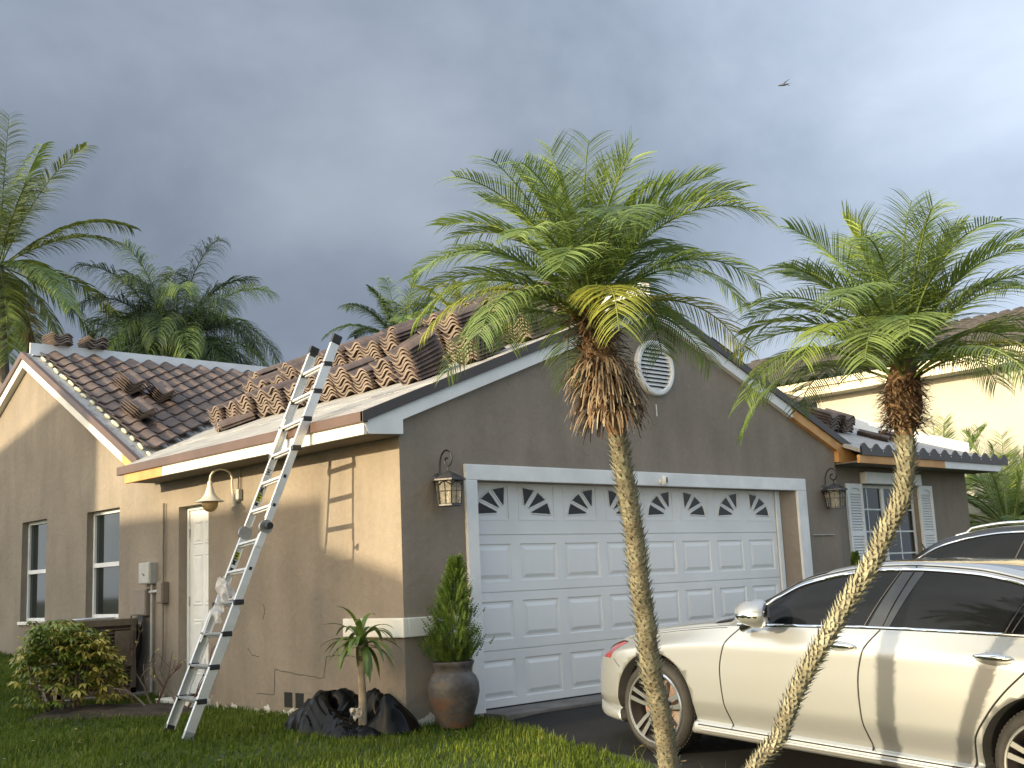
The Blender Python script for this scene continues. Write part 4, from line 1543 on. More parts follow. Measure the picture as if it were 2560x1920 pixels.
dra = thing('dracaena', 'small dracaena with a bare pale stem standing in black plastic', 'plant', BAG + Vector((STEM[0], STEM[1], 0.0)))
MB().tube([(0, 0, 0.05), (0.004, 0, 0.25), (0.0, 0.004, 0.45), (0.012, 0, 0.60), (0.006, 0.0, 0.70)], [0.036, 0.033, 0.030, 0.028, 0.034], 12).build('stem', pm('pale_cane', (0.34, 0.27, 0.19), 0.8, 0.2, 10, bump=0.4, bscale=45), dra, smooth=60)
MB().lathe([(0.028, 0.56), (0.044, 0.585), (0.040, 0.61), (0.026, 0.625)], (0.018, 0, 0.0), 10).build('cane_knot', pm('brown_knot', (0.14, 0.08, 0.045), 0.8, 0.2, 12), dra, smooth=60)
leaf_dr = pm('dracaena_green', (0.075, 0.140, 0.028), 0.42, 0.25, 6.0, col2=(0.15, 0.20, 0.04), trans=0.18)
def strap(base, az, elev, L_, wd, droop, segs=9, fold=0.25):
    p = Vector(base)
    d = Vector((math.cos(az) * math.cos(elev), math.sin(az) * math.cos(elev), math.sin(elev)))
    rows = []
    for i in range(segs + 1):
        t = i / segs
        wv = wd * (math.sin(PI * (0.12 + 0.88 * t)) ** 0.8) if t < 1 else 0.0005
        sd = d.cross(Vector((0, 0, 1)))
        if sd.length < 1e-4:
            sd = Vector((1, 0, 0))
        sd.normalize()
        un = sd.cross(d).normalized()
        rows.append([p - sd * wv + un * wv * fold, p.copy(), p + sd * wv + un * wv * fold])
        p = p + d * (L_ / segs)
        d = (d + Vector((0, 0, -droop / segs))).normalized()
    return rows
random.seed(31)
for i in range(46):
    az = i * 2.399 + random.uniform(-.2, .2)
    el = R(random.uniform(-5, 60)) if i < 38 else R(random.uniform(55, 85))
    q = MB()
    q.grid(strap((0, 0, 0.66 + 0.10 * random.random()), az, el, random.uniform(0.30, 0.44), random.uniform(0.020, 0.029), random.uniform(1.6, 2.9)))
    q.build('leaf', leaf_dr, dra, smooth=60)
# ------------------------------------------------------------------ cars
def pch(xk, yk):
    """smooth monotone-ish interpolation through key points"""
    xk, yk = np.array(xk, float), np.array(yk, float)
    h = np.diff(xk)
    dl = np.diff(yk) / h
    m_ = np.zeros(len(xk))
    m_[1:-1] = np.where(dl[:-1] * dl[1:] > 0, 2 * dl[:-1] * dl[1:] / (dl[:-1] + dl[1:] + 1e-12), 0)
    m_[0], m_[-1] = dl[0], dl[-1]
    def f(x):
        x = min(max(x, xk[0]), xk[-1])
        i = int(np.clip(np.searchsorted(xk, x) - 1, 0, len(h) - 1))
        t = (x - xk[i]) / h[i]
        return float((2 * t ** 3 - 3 * t ** 2 + 1) * yk[i] + (t ** 3 - 2 * t ** 2 + t) * h[i] * m_[i] + (-2 * t ** 3 + 3 * t ** 2) * yk[i + 1] + (t ** 3 - t ** 2) * h[i] * m_[i + 1])
    return f

class CarShape:
    """body as a loft: a runs back from the front axle, rings climb from the sill to the roof centre"""
    def __init__(s, K):
        s.K = K
        s.f = {k: pch(*v) for k, v in K.items() if isinstance(v, tuple)}
    def half(s, a):
        f = {k: fn(a) for k, fn in s.f.items()}
        W, zb, zbelt, wb, zre, wr, zr = f['W'], f['zb'], f['zbelt'], f['wb'], f['zre'], f['wr'], f['zr']
        zc = zb + (zbelt - zb) * 0.83
        h = zbelt - zb
        P = [(0, zb), (W * 0.5, zb), (W - 0.10, zb), (W - 0.035, zb + 0.010), (W - 0.012, zb + 0.035), (W - 0.020, zb + 0.085), (W - 0.048, zb + 0.105), (W - 0.030, zb + 0.20 * h), (W - 0.006, zb + 0.29 * h), (W - 0.001, zb + 0.36 * h), (W, zb + 0.55 * h), (W - 0.004, zb + 0.72 * h), (W - 0.008, zc), (W - 0.024, zb + 0.875 * h), (wb + 0.018, zbelt - 0.04 * h), (wb, zbelt)]
        # glass band: tumblehome with a slight belly
        g0, g1 = (wb - 0.018, zbelt + 0.006), (wr + 0.02, zre - 0.03)
        G = []
        for k in range(7):
            t = k / 6
            bow = 0.022 * math.sin(PI * t) * min(1, (g1[1] - g0[1]) / 0.3)
            G.append((g0[0] + (g1[0] - g0[0]) * t + bow, g0[1] + (g1[1] - g0[1]) * t))
        Rf = [(wr, zre), (wr * 0.92, zre + (zr - zre) * 0.32), (wr * 0.72, zre + (zr - zre) * 0.68), (wr * 0.4, zre + (zr - zre) * 0.92), (0, zr)]
        return P, G, Rf
    def ring(s, a, sub=3):
        P, G, Rf = s.half(a)
        def cr_(p, n):
            o = []
            for i in range(len(p) - 1):
                q = [np.array(p[max(0, min(len(p) - 1, j))]) for j in (i - 1, i, i + 1, i + 2)]
                for k in range(n):
                    t = k / n
                    o.append(0.5 * (2 * q[1] + (q[2] - q[0]) * t + (2 * q[0] - 5 * q[1] + 4 * q[2] - q[3]) * t * t + (3 * q[1] - q[0] - 3 * q[2] + q[3]) * t ** 3))
            o.append(np.array(p[-1]))
            return o
        return cr_(P, sub), [np.array(x) for x in G], cr_(Rf, 2)
    def side(s, a, z):
        """half width of the flank at height z"""
        P, G, Rf = s.ring(a)
        pts = P[9:] + G
        best = None
        for (p, q) in zip(pts[:-1], pts[1:]):
            if p[1] <= z <= q[1] and q[1] > p[1]:
                t = (z - p[1]) / (q[1] - p[1])
                best = p[0] + (q[0] - p[0]) * t
        return best if best is not None else float(pts[-1][0])

def build_car(name, label, cs, pose, paint, pillar, wheel_mat, wb_len, wr_, dims, detail=True):
    (px, py, pz), hd, pt = pose
    # local frame: x right, y forward, z up; origin on the ground under the front axle, centreline
    Fw = Vector((math.sin(hd) * math.cos(pt), math.cos(hd) * math.cos(pt), math.sin(pt)))
    Lf = Vector((-math.cos(hd), math.sin(hd), 0))
    Up = (-Lf).cross(Fw)
    root = thing(name, label, 'car', (px, py, pz))
    root.rotation_euler = Matrix(((-Lf.x, Fw.x, Up.x), (-Lf.y, Fw.y, Up.y), (-Lf.z, Fw.z, Up.z))).to_euler()
    a0, a1 = dims
    st = np.concatenate([np.linspace(a0, a0 + 0.35, 15)[:-1], np.linspace(a0 + 0.35, a1 - 0.3, 76)[:-1], np.linspace(a1 - 0.3, a1, 12)])
    rows = []
    bands = None
    for a in st:
        P, G, Rf = cs.ring(a)
        nP, nG = len(P), len(G)
        half = P + G + Rf
        ringv = [(-o, -a, z) for o, z in half] + [(o, -a, z) for o, z in half[-2:0:-1]]
        rows.append(ringv)
    nh = nP + nG + len(Rf)
    m_ = MB()
    nr = len(rows[0])
    vs = sum(rows, [])
    m_.v = vs
    for i in range(len(rows) - 1):
        a = (st[i] + st[i + 1]) / 2
        for j in range(nr):
            j2 = (j + 1) % nr
            jj = j if j < nh - 1 else nr - 1 - j
            # band by position on the ring
            if jj < nP - 1:
                mat = 0
            elif jj < nP + nG - 1:
                mat = 1 if cs.K['glass'][0] < a < cs.K['glass'][1] else 0
            else:
                mat = 2 if (cs.K['ws'][0] < a < cs.K['ws'][1] or cs.K['bl'][0] < a < cs.K['bl'][1]) and jj >= nP + nG else (3 if jj > nP + nG + 2 and cs.K['ws'][1] < a < cs.K['bl'][0] else 0)
            m_.f.append((i * nr + j2, i * nr + j, (i + 1) * nr + j, (i + 1) * nr + j2))
            m_.m.append(mat)
    m_.f.append(tuple(range(nr)))
    m_.m.append(0)
    m_.f.append(tuple((len(rows) - 1) * nr + j for j in range(nr - 1, -1, -1)))
    m_.m.append(0)
    body = m_.build('body', [paint, M['carglass'], M['carglass'], cs.K['roofmat'], M['dark']], root, smooth=32)
    # wheel wells cut out of the flanks
    for ay in (0.0, wb_len):
        q = MB()
        q.lathe([(0.0001, -1.2), (wr_ + 0.052, -1.2), (wr_ + 0.052, 1.2), (0.0001, 1.2)], (0, -ay, wr_ + 0.012), 56, 'X')
        q.m = [4] * len(q.f)
        cut = q.build('wheel_well', [M['dark']] * 5, root, smooth=50)
        # keep only the outer 0.3 m on each side by hollowing the middle
        md = body.modifiers.new('well', 'BOOLEAN')
        md.operation = 'DIFFERENCE'
        md.solver = 'EXACT'
        md.object = cut
        cut.hide_render = True
        cut.hide_viewport = True
        CUTS.append(cut)
    S_ = lambda a, z, off=0.0, side=-1: (side * (cs.side(a, z) + off), -a, z)
    def line_tube(nm, pts, r_, mat, off=0.001, parent=body, n=5, side=-1):
        q = MB()
        q.tube([S_(a, z, off, side) for a, z in pts], r_, n)
        return q.build(nm, mat, parent, smooth=60)
    return root, body, S_, line_tube

CUTS = []
M['carglass'] = pm('tinted_glass', (0.007, 0.008, 0.010), 0.03, 0.1, 2, spec=0.18)
M['pearl'] = pm('silver_paint', (0.385, 0.405, 0.42), 0.34, 0.01, 1.5, coat=0.75, metal=0.6)
M['suvpaint'] = pm('white_suv_paint', (0.50, 0.50, 0.49), 0.3, 0.02, 1.5, coat=0.7)
M['glossblack'] = pm('gloss_black', (0.010, 0.010, 0.011), 0.12, 0.1, 3, coat=0.5)
M['rubber'] = pm('tyre_rubber', (0.022, 0.021, 0.020), 0.75, 0.2, 10, bump=0.2, bscale=60)
M['rimgrey'] = pm('rim_grey', (0.10, 0.10, 0.105), 0.35, 0.1, 6, metal=0.7)
M['rimsilver'] = pm('rim_silver', (0.50, 0.53, 0.57), 0.28, 0.05, 6, metal=0.9)
M['disc'] = pm('brake_disc', (0.30, 0.22, 0.19), 0.4, 0.2, 8, metal=0.6)
M['lensreflection'] = pm('lens_with_red_reflection', (0.30, 0.045, 0.05), 0.12, 0.3, 9, coat=0.8)  # red reflection in the headlight, put into the lens colour

KS = dict(
    W=([-0.86, -0.82, -0.72, -0.55, -0.3, 0.2, 1.2, 2.3, 3.0, 3.5, 3.85, 4.0, 4.05], [0.50, 0.60, 0.735, 0.845, 0.895, 0.915, 0.922, 0.926, 0.922, 0.89, 0.82, 0.70, 0.62]),
    zb=([-0.86, -0.7, -0.4, 0.4, 2.6, 3.4, 3.9, 4.05], [0.27, 0.20, 0.18, 0.195, 0.20, 0.22, 0.30, 0.40]),
    zbelt=([-0.86, -0.80, -0.70, -0.5, -0.2, 0.3, 0.7, 1.2, 1.85, 2.4, 2.9, 3.5, 4.05], [0.52, 0.60, 0.685, 0.775, 0.850, 0.930, 0.975, 1.000, 1.030, 1.042, 1.046, 1.04, 1.00]),
    wb=([-0.86, -0.7, -0.5, -0.2, 0.3, 0.8, 1.8, 2.6, 3.2, 4.05], [0.40, 0.63, 0.74, 0.79, 0.815, 0.845, 0.855, 0.845, 0.80, 0.58]),
    zre=([-0.86, -0.7, -0.5, -0.2, 0.3, 0.62, 0.70, 0.90, 1.03, 1.21, 1.47, 1.65, 1.80, 2.07, 2.40, 2.73, 3.0, 3.25, 3.45, 3.6, 4.05], [0.60, 0.72, 0.80, 0.872, 0.952, 0.995, 1.045, 1.147, 1.225, 1.314, 1.382, 1.413, 1.430, 1.440, 1.428, 1.375, 1.285, 1.17, 1.10, 1.085, 1.04]),
    wr=([-0.86, -0.7, -0.5, -0.2, 0.3, 0.7, 1.0, 1.5, 2.2, 2.8, 3.3, 4.05], [0.34, 0.54, 0.64, 0.69, 0.72, 0.75, 0.69, 0.635, 0.62, 0.62, 0.66, 0.52]),
    zr=([-0.86, -0.7, -0.5, -0.2, 0.3, 0.45, 0.6, 0.9, 1.2, 1.5, 1.85, 2.3, 2.7, 3.0, 3.3, 3.5, 4.05], [0.64, 0.77, 0.85, 0.92, 1.0, 1.02, 1.08, 1.235, 1.37, 1.435, 1.465, 1.465, 1.43, 1.34, 1.20, 1.12, 1.07]),
    glass=(0.72, 3.30), ws=(0.48, 1.36), bl=(2.72, 3.35), roofmat=M['glossblack'])
del_keys = ('glass', 'ws', 'bl')
class CS(CarShape):
    def __init__(s, K):
        s.K = K
        s.f = {k: pch(*v) for k, v in K.items() if k not in del_keys and k != 'roofmat'}

HD, PT = R(1.5), R(3.7)
LF = Vector((-math.cos(HD), math.sin(HD), 0))
side0 = Vector((0.62, -2.18, -0.135))
org = side0 - LF * 0.915
sed = CS(KS)
car, body, S_, LT = build_car('car', 'pearl white sedan parked nose in beside the palms', sed, (tuple(org), HD, PT), M['pearl'], None, None, 2.939, 0.338, (-0.86, 4.05))
gapm = M['dark']
# shut lines of the doors and fender
def arcpts(keys, n=26):
    zs_ = [k[1] for k in keys]
    f = pch(zs_, [k[0] for k in keys])
    return [(f(z), z) for z in np.linspace(zs_[0], zs_[-1], n)]
fdl = arcpts([(0.725, 0.272), (0.660, 0.50), (0.640, 0.68), (0.675, 0.85), (0.80, 0.985)])
bdl = arcpts([(1.83, 0.287), (1.770, 0.50), (1.755, 0.70), (1.79, 0.90), (1.885, 1.03)])
rdl = arcpts([(2.50, 0.285), (2.52, 0.45), (2.60, 0.60), (2.70, 0.73), (2.83, 0.86), (2.98, 1.0), (3.04, 1.04)])
for L_ in (fdl, bdl, rdl):
    LT('shut_line', L_, 0.0058, gapm, -0.0005)
LT('shut_line', [(a, sed.f['zb'](a) + 0.075) for a in np.linspace(0.42, 2.52, 30)], 0.005, gapm, 0.0)
# doors: skins laid just proud of the flank between the shut lines
def skin(nm, la, lb, off=0.002):
    q = MB()
    rows_ = []
    zs_ = np.linspace(0.30, 0.985, 22)
    fa = pch([p[1] for p in la], [p[0] for p in la])
    fb = pch([p[1] for p in lb], [p[0] for p in lb])
    for z in zs_:
        a_, b_ = fa(z) + 0.007, fb(z) - 0.007
        rows_.append([S_(a_ + (b_ - a_) * k / 16, z, off) for k in range(17)])
    q.grid(rows_)
    return q.build(nm, M['pearl'], car, smooth=180)
fd = skin('door', fdl, bdl)
rd = skin('door', bdl, rdl)
# sill blade
LT('sill', [(a, sed.f['zb'](a) + 0.045) for a in np.linspace(0.45, 2.50, 30)], 0.013, M['pearl'], -0.002, n=8)
# belt chrome, window chrome arch
def glass_edge(a):
    return sed.f['zre'](a) - 0.036
beltp = [(a, sed.f['zbelt'](a) + 0.008) for a in np.linspace(0.74, 3.1, 46)]
LT('belt_trim', beltp, 0.013, M['chrome'], 0.004, n=6)
archp = [(a, glass_edge(a)) for a in np.linspace(0.78, 3.18, 60)]
LT('window_trim', archp, 0.015, M['chrome'], 0.004, n=6)
LT('roof_gap', [(a, sed.f['zre'](a) - 0.010) for a in np.linspace(0.72, 3.2, 60)], 0.0045, gapm, 0.003)
# pillar applique between the panes
def pillar(alo, ahi, w_):
    q = MB()
    rows_ = []
    for k in range(13):
        t = k / 12
        a = alo + (ahi - alo) * t
        zlo, zhi = sed.f['zbelt'](a) + 0.016, glass_edge(a) - 0.004
        z = zlo + (zhi - zlo) * t
        rows_.append([S_(a - w_, z, 0.003), S_(a + w_, z, 0.003)])
    q.grid(rows_)
    q.build('pillar_trim', M['glossblack'], body, smooth=60)
    for s_ in (-1, 1):
        pass
pillar(1.86, 2.02, 0.075)
q = MB()
for (alo, ahi, mat_) in ((1.885, 2.035, None),):
    pts = []
    for k in range(13):
        t = k / 12
        a = alo + (ahi - alo) * t
        zlo, zhi = sed.f['zbelt'](a) + 0.012, sed.f['zre'](a) - 0.012
        pts.append(S_(a, zlo + (zhi - zlo) * t, 0.0045))
    q.tube(pts, 0.004, 5)
q.build('shut_line', M['dark'], body)
for (alo, ahi) in ((1.76, 1.93), (2.68, 2.80), (2.72, 2.85)):
    q = MB()
    pts = []
    for k in range(11):
        t = k / 10
        a = alo + (ahi - alo) * t
        zlo, zhi = sed.f['zbelt'](a) + 0.02, glass_edge(a) - 0.006
        pts.append(S_(a, zlo + (zhi - zlo) * t, 0.003))
    q.tube(pts, 0.004, 5)
    q.build('glass_seal', M['rimgrey'], body)
# side panes laid over the flank glass band
def pane(nm, alo0, alo1, ahi0, ahi1):
    q = MB()
    rows_ = []
    for k in range(9):
        t = k / 8
        al, ah = alo0 + (alo1 - alo0) * t, ahi0 + (ahi1 - ahi0) * t
        row = []
        for j in range(15):
            a = al + (ah - al) * j / 14
            zlo, zhi = sed.f['zbelt'](a) + 0.014, max(sed.f['zbelt'](a) + 0.016, glass_edge(a) - 0.003)
            row.append(S_(a, zlo + (zhi - zlo) * t, 0.0022))
        rows_.append(row)
    q.grid(rows_)
    q.build(nm, M['carglass'], body, smooth=180)
pane('side_window', 0.80, 0.84, 1.75, 1.92)
pane('side_window', 1.95, 2.10, 2.67, 2.79)
pane('quarter_window', 2.73, 2.86, 3.12, 3.02)
# handles: chrome bow over a scooped cup
def ellipsoid(c, rx, ry, rz, n=16, m_=10):
    q = MB()
    vs = []
    for i in range(m_ + 1):
        th = PI * i / m_
        for j in range(n):
            ph = 2 * PI * j / n
            vs.append((c[0] + rx * math.sin(th) * math.cos(ph), c[1] + ry * math.cos(th), c[2] + rz * math.sin(th) * math.sin(ph)))
    fs = [(i * n + j, i * n + (j + 1) % n, (i + 1) * n + (j + 1) % n, (i + 1) * n + j) for i in range(m_) for j in range(n)]
    return q.add(vs, fs)
for (ac_, dr_, zz_) in ((1.625, fd, 0.905), (2.65, rd, 0.918)):
    x = -(sed.side(ac_, zz_))
    ellipsoid((x + 0.004, -ac_, zz_ - 0.006), 0.016, 0.128, 0.044).build('handle_cup', M['pearl'], dr_, smooth=180)
    h_ = ellipsoid((x - 0.020, -ac_, zz_ + 0.012), 0.022, 0.120, 0.020).build('door_handle', M['chrome'], dr_, smooth=180)
# mirror
mir = ellipsoid((0, 0, 0), 0.150, 0.165, 0.092, 22, 14)
mv = []
for v in mir.v:
    x, y, z = v
    if y < -0.02:
        y = -0.02 + (y + 0.02) * 0.35
    mv.append((x, y, z - 0.02 * (x < -0.06)))
mir.v = mv
mz = 1.095
mx_ = -(0.855 + 0.150)
mo = mir.build('mirror', M['pearl'], car, smooth=180, loc=(mx_, -1.06, mz))
mo.rotation_euler = (0, 0.12, 0.55)
q = ellipsoid((0, 0.004, -0.02), 0.152, 0.163, 0.076, 20, 10)
q.v = [(x, y if y > -0.02 else -0.02 + (y + 0.02) * 0.35, min(z, -0.012)) for x, y, z in q.v]
q.build('mirror_skirt', M['chrome'], mo, smooth=60)
q = ellipsoid((0.0, -0.046, -0.002), 0.132, 0.020, 0.074, 18, 8)
q.build('mirror_glass', M['glossblack'], mo, smooth=180)
q = MB()
q.tube([(mx_ + 0.06, -1.03, mz - 0.06), (-0.87, -0.97, mz - 0.085), (-0.80, -0.93, mz - 0.095)], [0.022, 0.024, 0.03], 8)
q.build('mirror_arm', M['glossblack'], mo, smooth=60, off=(mx_, -1.06, mz))
# headlight at the near front corner
q = MB()
rows_ = []
for k in range(8):
    t = k / 7
    z = 0.655 + 0.125 * t
    al = -0.70 + 0.10 * t
    ah = -0.44 + 0.085 * t * t - 0.05 * (1 - t)
    row = []
    for j in range(10):
        a = al + (ah - al) * j / 9
        zmax = sed.f['zbelt'](a) - 0.012
        row.append(S_(a, min(z, zmax), 0.004))
    rows_.append(row)
q.grid(rows_)
hl = q.build('headlight', M['lensreflection'], car, smooth=180)
LT('headlight_rim', [(a, min(0.785, sed.f['zbelt'](a) - 0.014)) for a in np.linspace(-0.66, -0.35, 16)], 0.006, M['glossblack'], 0.004, parent=hl)
LT('shut_line', [(-0.44, 0.655), (-0.40, 0.62), (-0.36, 0.60)], 0.003, gapm, 0.0)
LT('shut_line', [(a, sed.f['zbelt'](a) - 0.010) for a in np.linspace(-0.36, 0.66, 24)], 0.003, gapm, -0.001)

def wheel(root, a, side, W_, r_, steer=0.0):
    wl = bpy.data.objects.new('wheel', None)
    COL.objects.link(wl)
    wl.empty_display_size = 0.1
    wl.parent = root
    wl.location = (side * (W_ - 0.025), -a, r_)
    wl.rotation_euler = (0, 0, steer)
    # axis along X; outer face toward side
    def ax(z):
        return side * z
    rr = r_ * 0.775
    q = MB()
    prof = [(rr - 0.012, -0.02), (rr + 0.004, 0.0), (rr + 0.03, 0.006), (r_ - 0.035, 0.0), (r_ - 0.012, -0.018), (r_, -0.045), (r_, -0.19), (r_ - 0.012, -0.215), (rr, -0.235), (rr - 0.02, -0.22)]
    q.lathe([(p, ax(z)) for p, z in prof], (0, 0, 0), 64, 'X')
    q.build('tyre', M['rubber'], wl, smooth=40)
    # tread blocks around the rim of the tyre
    q = MB()
    for k in range(72):
        an = 2 * PI * k / 72
        for (z0, z1) in ((-0.05, -0.075), (-0.085, -0.125), (-0.135, -0.185)):
            c = Vector((ax((z0 + z1) / 2), (r_ + 0.001) * math.cos(an), (r_ + 0.001) * math.sin(an)))
            q.obox(c, (abs(z1 - z0) / 2, 0, 0), (0, -math.sin(an) * 0.009, math.cos(an) * 0.009), (0, math.cos(an) * 0.004, math.sin(an) * 0.004))
    tag(q.build('tread', M['rubber'], wl), kind='stuff')
    q = MB()
    q.lathe([(p, ax(z)) for p, z in [(rr + 0.004, 0.0), (rr - 0.006, 0.008), (rr - 0.018, 0.004), (rr - 0.022, -0.02), (rr - 0.035, -0.06), (rr - 0.05, -0.18)]], (0, 0, 0), 64, 'X')
    q.build('rim', M['rimgrey'], wl, smooth=40)
    q = MB()
    q.lathe([(p, ax(z)) for p, z in [(rr + 0.003, 0.004), (rr - 0.004, 0.011), (rr - 0.014, 0.010), (rr - 0.017, 0.004)]], (0, 0, 0), 64, 'X')
    q.build('rim_lip', M['rimsilver'], wl, smooth=40)
    q = MB()
    q.lathe([(p, ax(z)) for p, z in [(0.0001, 0.004), (0.028, 0.004), (0.034, -0.002), (0.06, -0.01), (0.075, -0.03), (0.078, -0.06)]], (0, 0, 0), 24, 'X')
    q.build('hub', M['rimgrey'], wl, smooth=40)
    q = MB()
    q.lathe([(p, ax(z)) for p, z in [(0.05, -0.10), (r_ * 0.56, -0.10), (r_ * 0.56, -0.12)]], (0, 0, 0), 40, 'X')
    q.build('brake_disc', M['disc'], wl, smooth=40)
    q = MB()
    for k in range(8):
        pass
    pts = []
    for k in range(9):
        an = R(-35 + 70 * k / 8)
        pts.append((ax(-0.085), -r_ * 0.60 * math.cos(an), r_ * 0.60 * math.sin(an)))
    for k in range(9):
        an = R(35 - 70 * k / 8)
        pts.append((ax(-0.085), -r_ * 0.40 * math.cos(an), r_ * 0.40 * math.sin(an)))
    q.prism(pts, (ax(-0.05), 0, 0))
    q.build('caliper', pm('caliper_grey', (0.26, 0.22, 0.20), 0.4, 0.1, 8, metal=0.5) if 'cal' not in M else M['cal'], wl)
    # five twin spokes
    for k in range(5):
        ph = 2 * PI * k / 5 + 0.35
        for sg in (-1, 1):
            q = MB()
            t_ = Vector((0, math.cos(ph), math.sin(ph)))
            n_ = Vector((0, -math.sin(ph), math.cos(ph)))
            secs = []
            for (f_, off, wd, zf) in ((0.045, 0.010, 0.012, -0.002), (0.13, 0.026, 0.014, 0.0), (rr - 0.012, 0.036, 0.017, 0.006)):
                c = t_ * f_ + n_ * sg * off + Vector((ax(zf), 0, 0))
                secs.append([c - n_ * wd, c + n_ * wd, c + n_ * wd * 0.8 - Vector((ax(0.032), 0, 0)), c - n_ * wd * 0.8 - Vector((ax(0.032), 0, 0))])
            vs_ = sum(secs, [])
            fs_ = []
            mi_ = []
            for s_ in range(2):
                for e_ in range(4):
                    e2 = (e_ + 1) % 4
                    fs_.append((s_ * 4 + e_, s_ * 4 + e2, s_ * 4 + 4 + e2, s_ * 4 + 4 + e_))
                    mi_.append(0 if e_ == 0 else 1)
            fs_.append((8, 9, 10, 11))
            mi_.append(1)
            q.v, q.f, q.m = vs_, fs_, mi_
            q.build('spoke', [M['rimsilver'], M['rimgrey']], wl)
    return wl
M['cal'] = pm('caliper_grey', (0.26, 0.22, 0.20), 0.4, 0.1, 8, metal=0.5)
wheel(car, 0.0, -1, 0.915, 0.338)
wheel(car, 2.939, -1, 0.922, 0.338)
wheel(car, 0.0, 1, 0.915, 0.338)
wheel(car, 2.939, 1, 0.922, 0.338)
# sunroof seam on the dark roof
q = MB()
pts = []
for k in range(21):
    o_ = -0.5 + k / 20
    a_ = 1.86
    P_, G_, R_ = sed.ring(a_)
    zz_ = sed.f['zr'](a_) - 0.055 * (o_ / 0.5) ** 2 * 0.5
    pts.append((o_, -a_, zz_ + 0.001))
q.tube(pts, 0.004, 4)
q.build('roof_seam', M['dark'], body)

# ------------------------------------------------------------------ SUV on the far side of the driveway
KU = dict(KS)
def shift(t, fx=1.0, dz=0.0, z0=None, dx=0.0, sc=1.0):
    return ([x * fx + dx for x in t[0]], [(v * sc + dz) for v in t[1]])
KU['W'] = shift(KS['W'], sc=1.02)
KU['zb'] = shift(KS['zb'], dz=0.06)
KU['zbelt'] = shift(KS['zbelt'], sc=1.12, dz=0.02)
KU['zre'] = shift(KS['zre'], sc=1.145, dz=0.02)
KU['zr'] = shift(KS['zr'], sc=1.145, dz=0.015)
KU['zre'][1][15:] = [1.615, 1.57, 1.50, 1.40, 1.33, 1.26]
KU['zr'][1][12:] = [1.67, 1.63, 1.56, 1.45, 1.28]
KU['wb'] = shift(KS['wb'], sc=1.02)
KU['wr'] = shift(KS['wr'], sc=1.08)
KU['glass'] = (0.70, 3.7)
KU['bl'] = (3.3, 3.95)
KU['roofmat'] = M['suvpaint']
suv = CS(KU)
sside = Vector((3.62, -1.62, -0.105))
sorg = sside - LF * 0.93
car2, body2, S2, LT2 = build_car('car', 'white SUV with black pillars parked behind the white sedan', suv, (tuple(sorg), HD, PT), M['suvpaint'], None, None, 2.9, 0.36, (-0.86, 4.05))
def ge2(a):
    return suv.f['zre'](a) - 0.036
q = MB()
q.tube([(-(suv.side(a, ge2(a)) + 0.004), -a, ge2(a)) for a in np.linspace(0.80, 3.6, 60)], 0.011, 6)
q.build('window_trim', M['chrome'], body2, smooth=60)
# black band between the roof panel and the window trim
q = MB()
rows_ = []
for a in np.linspace(0.60, 3.75, 60):
    P_, G_, R_ = suv.ring(a)
    rows_.append([(-(suv.side(a, suv.f['zre'](a) - 0.034) + 0.012), -a, suv.f['zre'](a) - 0.034), (-(R_[0][0] + 0.016), -a, suv.f['zre'](a) + 0.004), (-(R_[1][0] + 0.010), -a, R_[1][1] + 0.012), (-(R_[2][0] + 0.002), -a, R_[2][1] + 0.010)])
q.grid(rows_)
q.build('pillar_trim', M['glossblack'], body2, smooth=60)
q = MB()
pts = [(-(suv.f['wr'](a) - 0.03), -a, suv.f['zre'](a) + 0.05 + (0.0 if 1.45 < a < 3.1 else -0.03)) for a in np.linspace(1.35, 3.2, 40)]
q.tube(pts, 0.014, 8)
q.build('roof_rail', M['rimsilver'], body2, smooth=60)
pts2 = []
q = MB()
for k in range(13):
    t = k / 12
    a = 1.86 + 0.17 * t
    zlo, zhi = suv.f['zbelt'](a) + 0.012, suv.f['zre'](a) - 0.012
    z = zlo + (zhi - zlo) * t
    pts2.append((-(suv.side(a, z) + 0.003), -a, z))
q.tube(pts2, 0.006, 5)
q.build('shut_line', M['rimgrey'], body2)
for a_ in (0.0, 2.9):
    wheel(car2, a_, -1, 0.93, 0.36)
    wheel(car2, a_, 1, 0.93, 0.36)
# turn the cut wheel wells into real geometry and drop the cutters
dg = bpy.context.evaluated_depsgraph_get()
for bo in (body, body2):
    ev = bo.evaluated_get(dg)
    me = bpy.data.meshes.new_from_object(ev)
    bo.modifiers.clear()
    bo.data = me
for c_ in CUTS:
    bpy.data.objects.remove(c_)
# ------------------------------------------------------------------ palms
def palm_mats(tagn, a, b_, tr=0.28):
    return pm('frond_' + tagn, a, 0.34, 0.2, 3.0, col2=b_, trans=tr, rnd=0.18, spec=0.45)
FG = palm_mats('green', (0.190, 0.262, 0.075), (0.105, 0.175, 0.046))
FB = palm_mats('light', (0.250, 0.325, 0.060), (0.140, 0.220, 0.042))
FY = palm_mats('yellow', (0.33, 0.335, 0.050), (0.19, 0.23, 0.042))
FD = palm_mats('dark', (0.062, 0.095, 0.030), (0.035, 0.062, 0.020), 0.2)
FC = palm_mats('coconut', (0.170, 0.215, 0.045), (0.075, 0.100, 0.022))
FBR = palm_mats('dry', (0.26, 0.19, 0.10), (0.15, 0.10, 0.05), 0.2)

def frond_curve(base, az, elev, L_, droop, segs, twist=0.0):
    p = Vector(base)
    d = Vector((math.cos(az) * math.cos(elev), math.sin(az) * math.cos(elev), math.sin(elev)))
    out_ = []
    for i in range(segs + 1):
        out_.append((p.copy(), d.copy()))
        p = p + d * (L_ / segs)
        t = (i + 1) / segs
        d = (d + Vector((0, 0, -droop / segs * (0.4 + 1.2 * t)))).normalized()
        if twist:
            d.rotate(Matrix.Rotation(twist / segs, 3, 'Z'))
    return out_

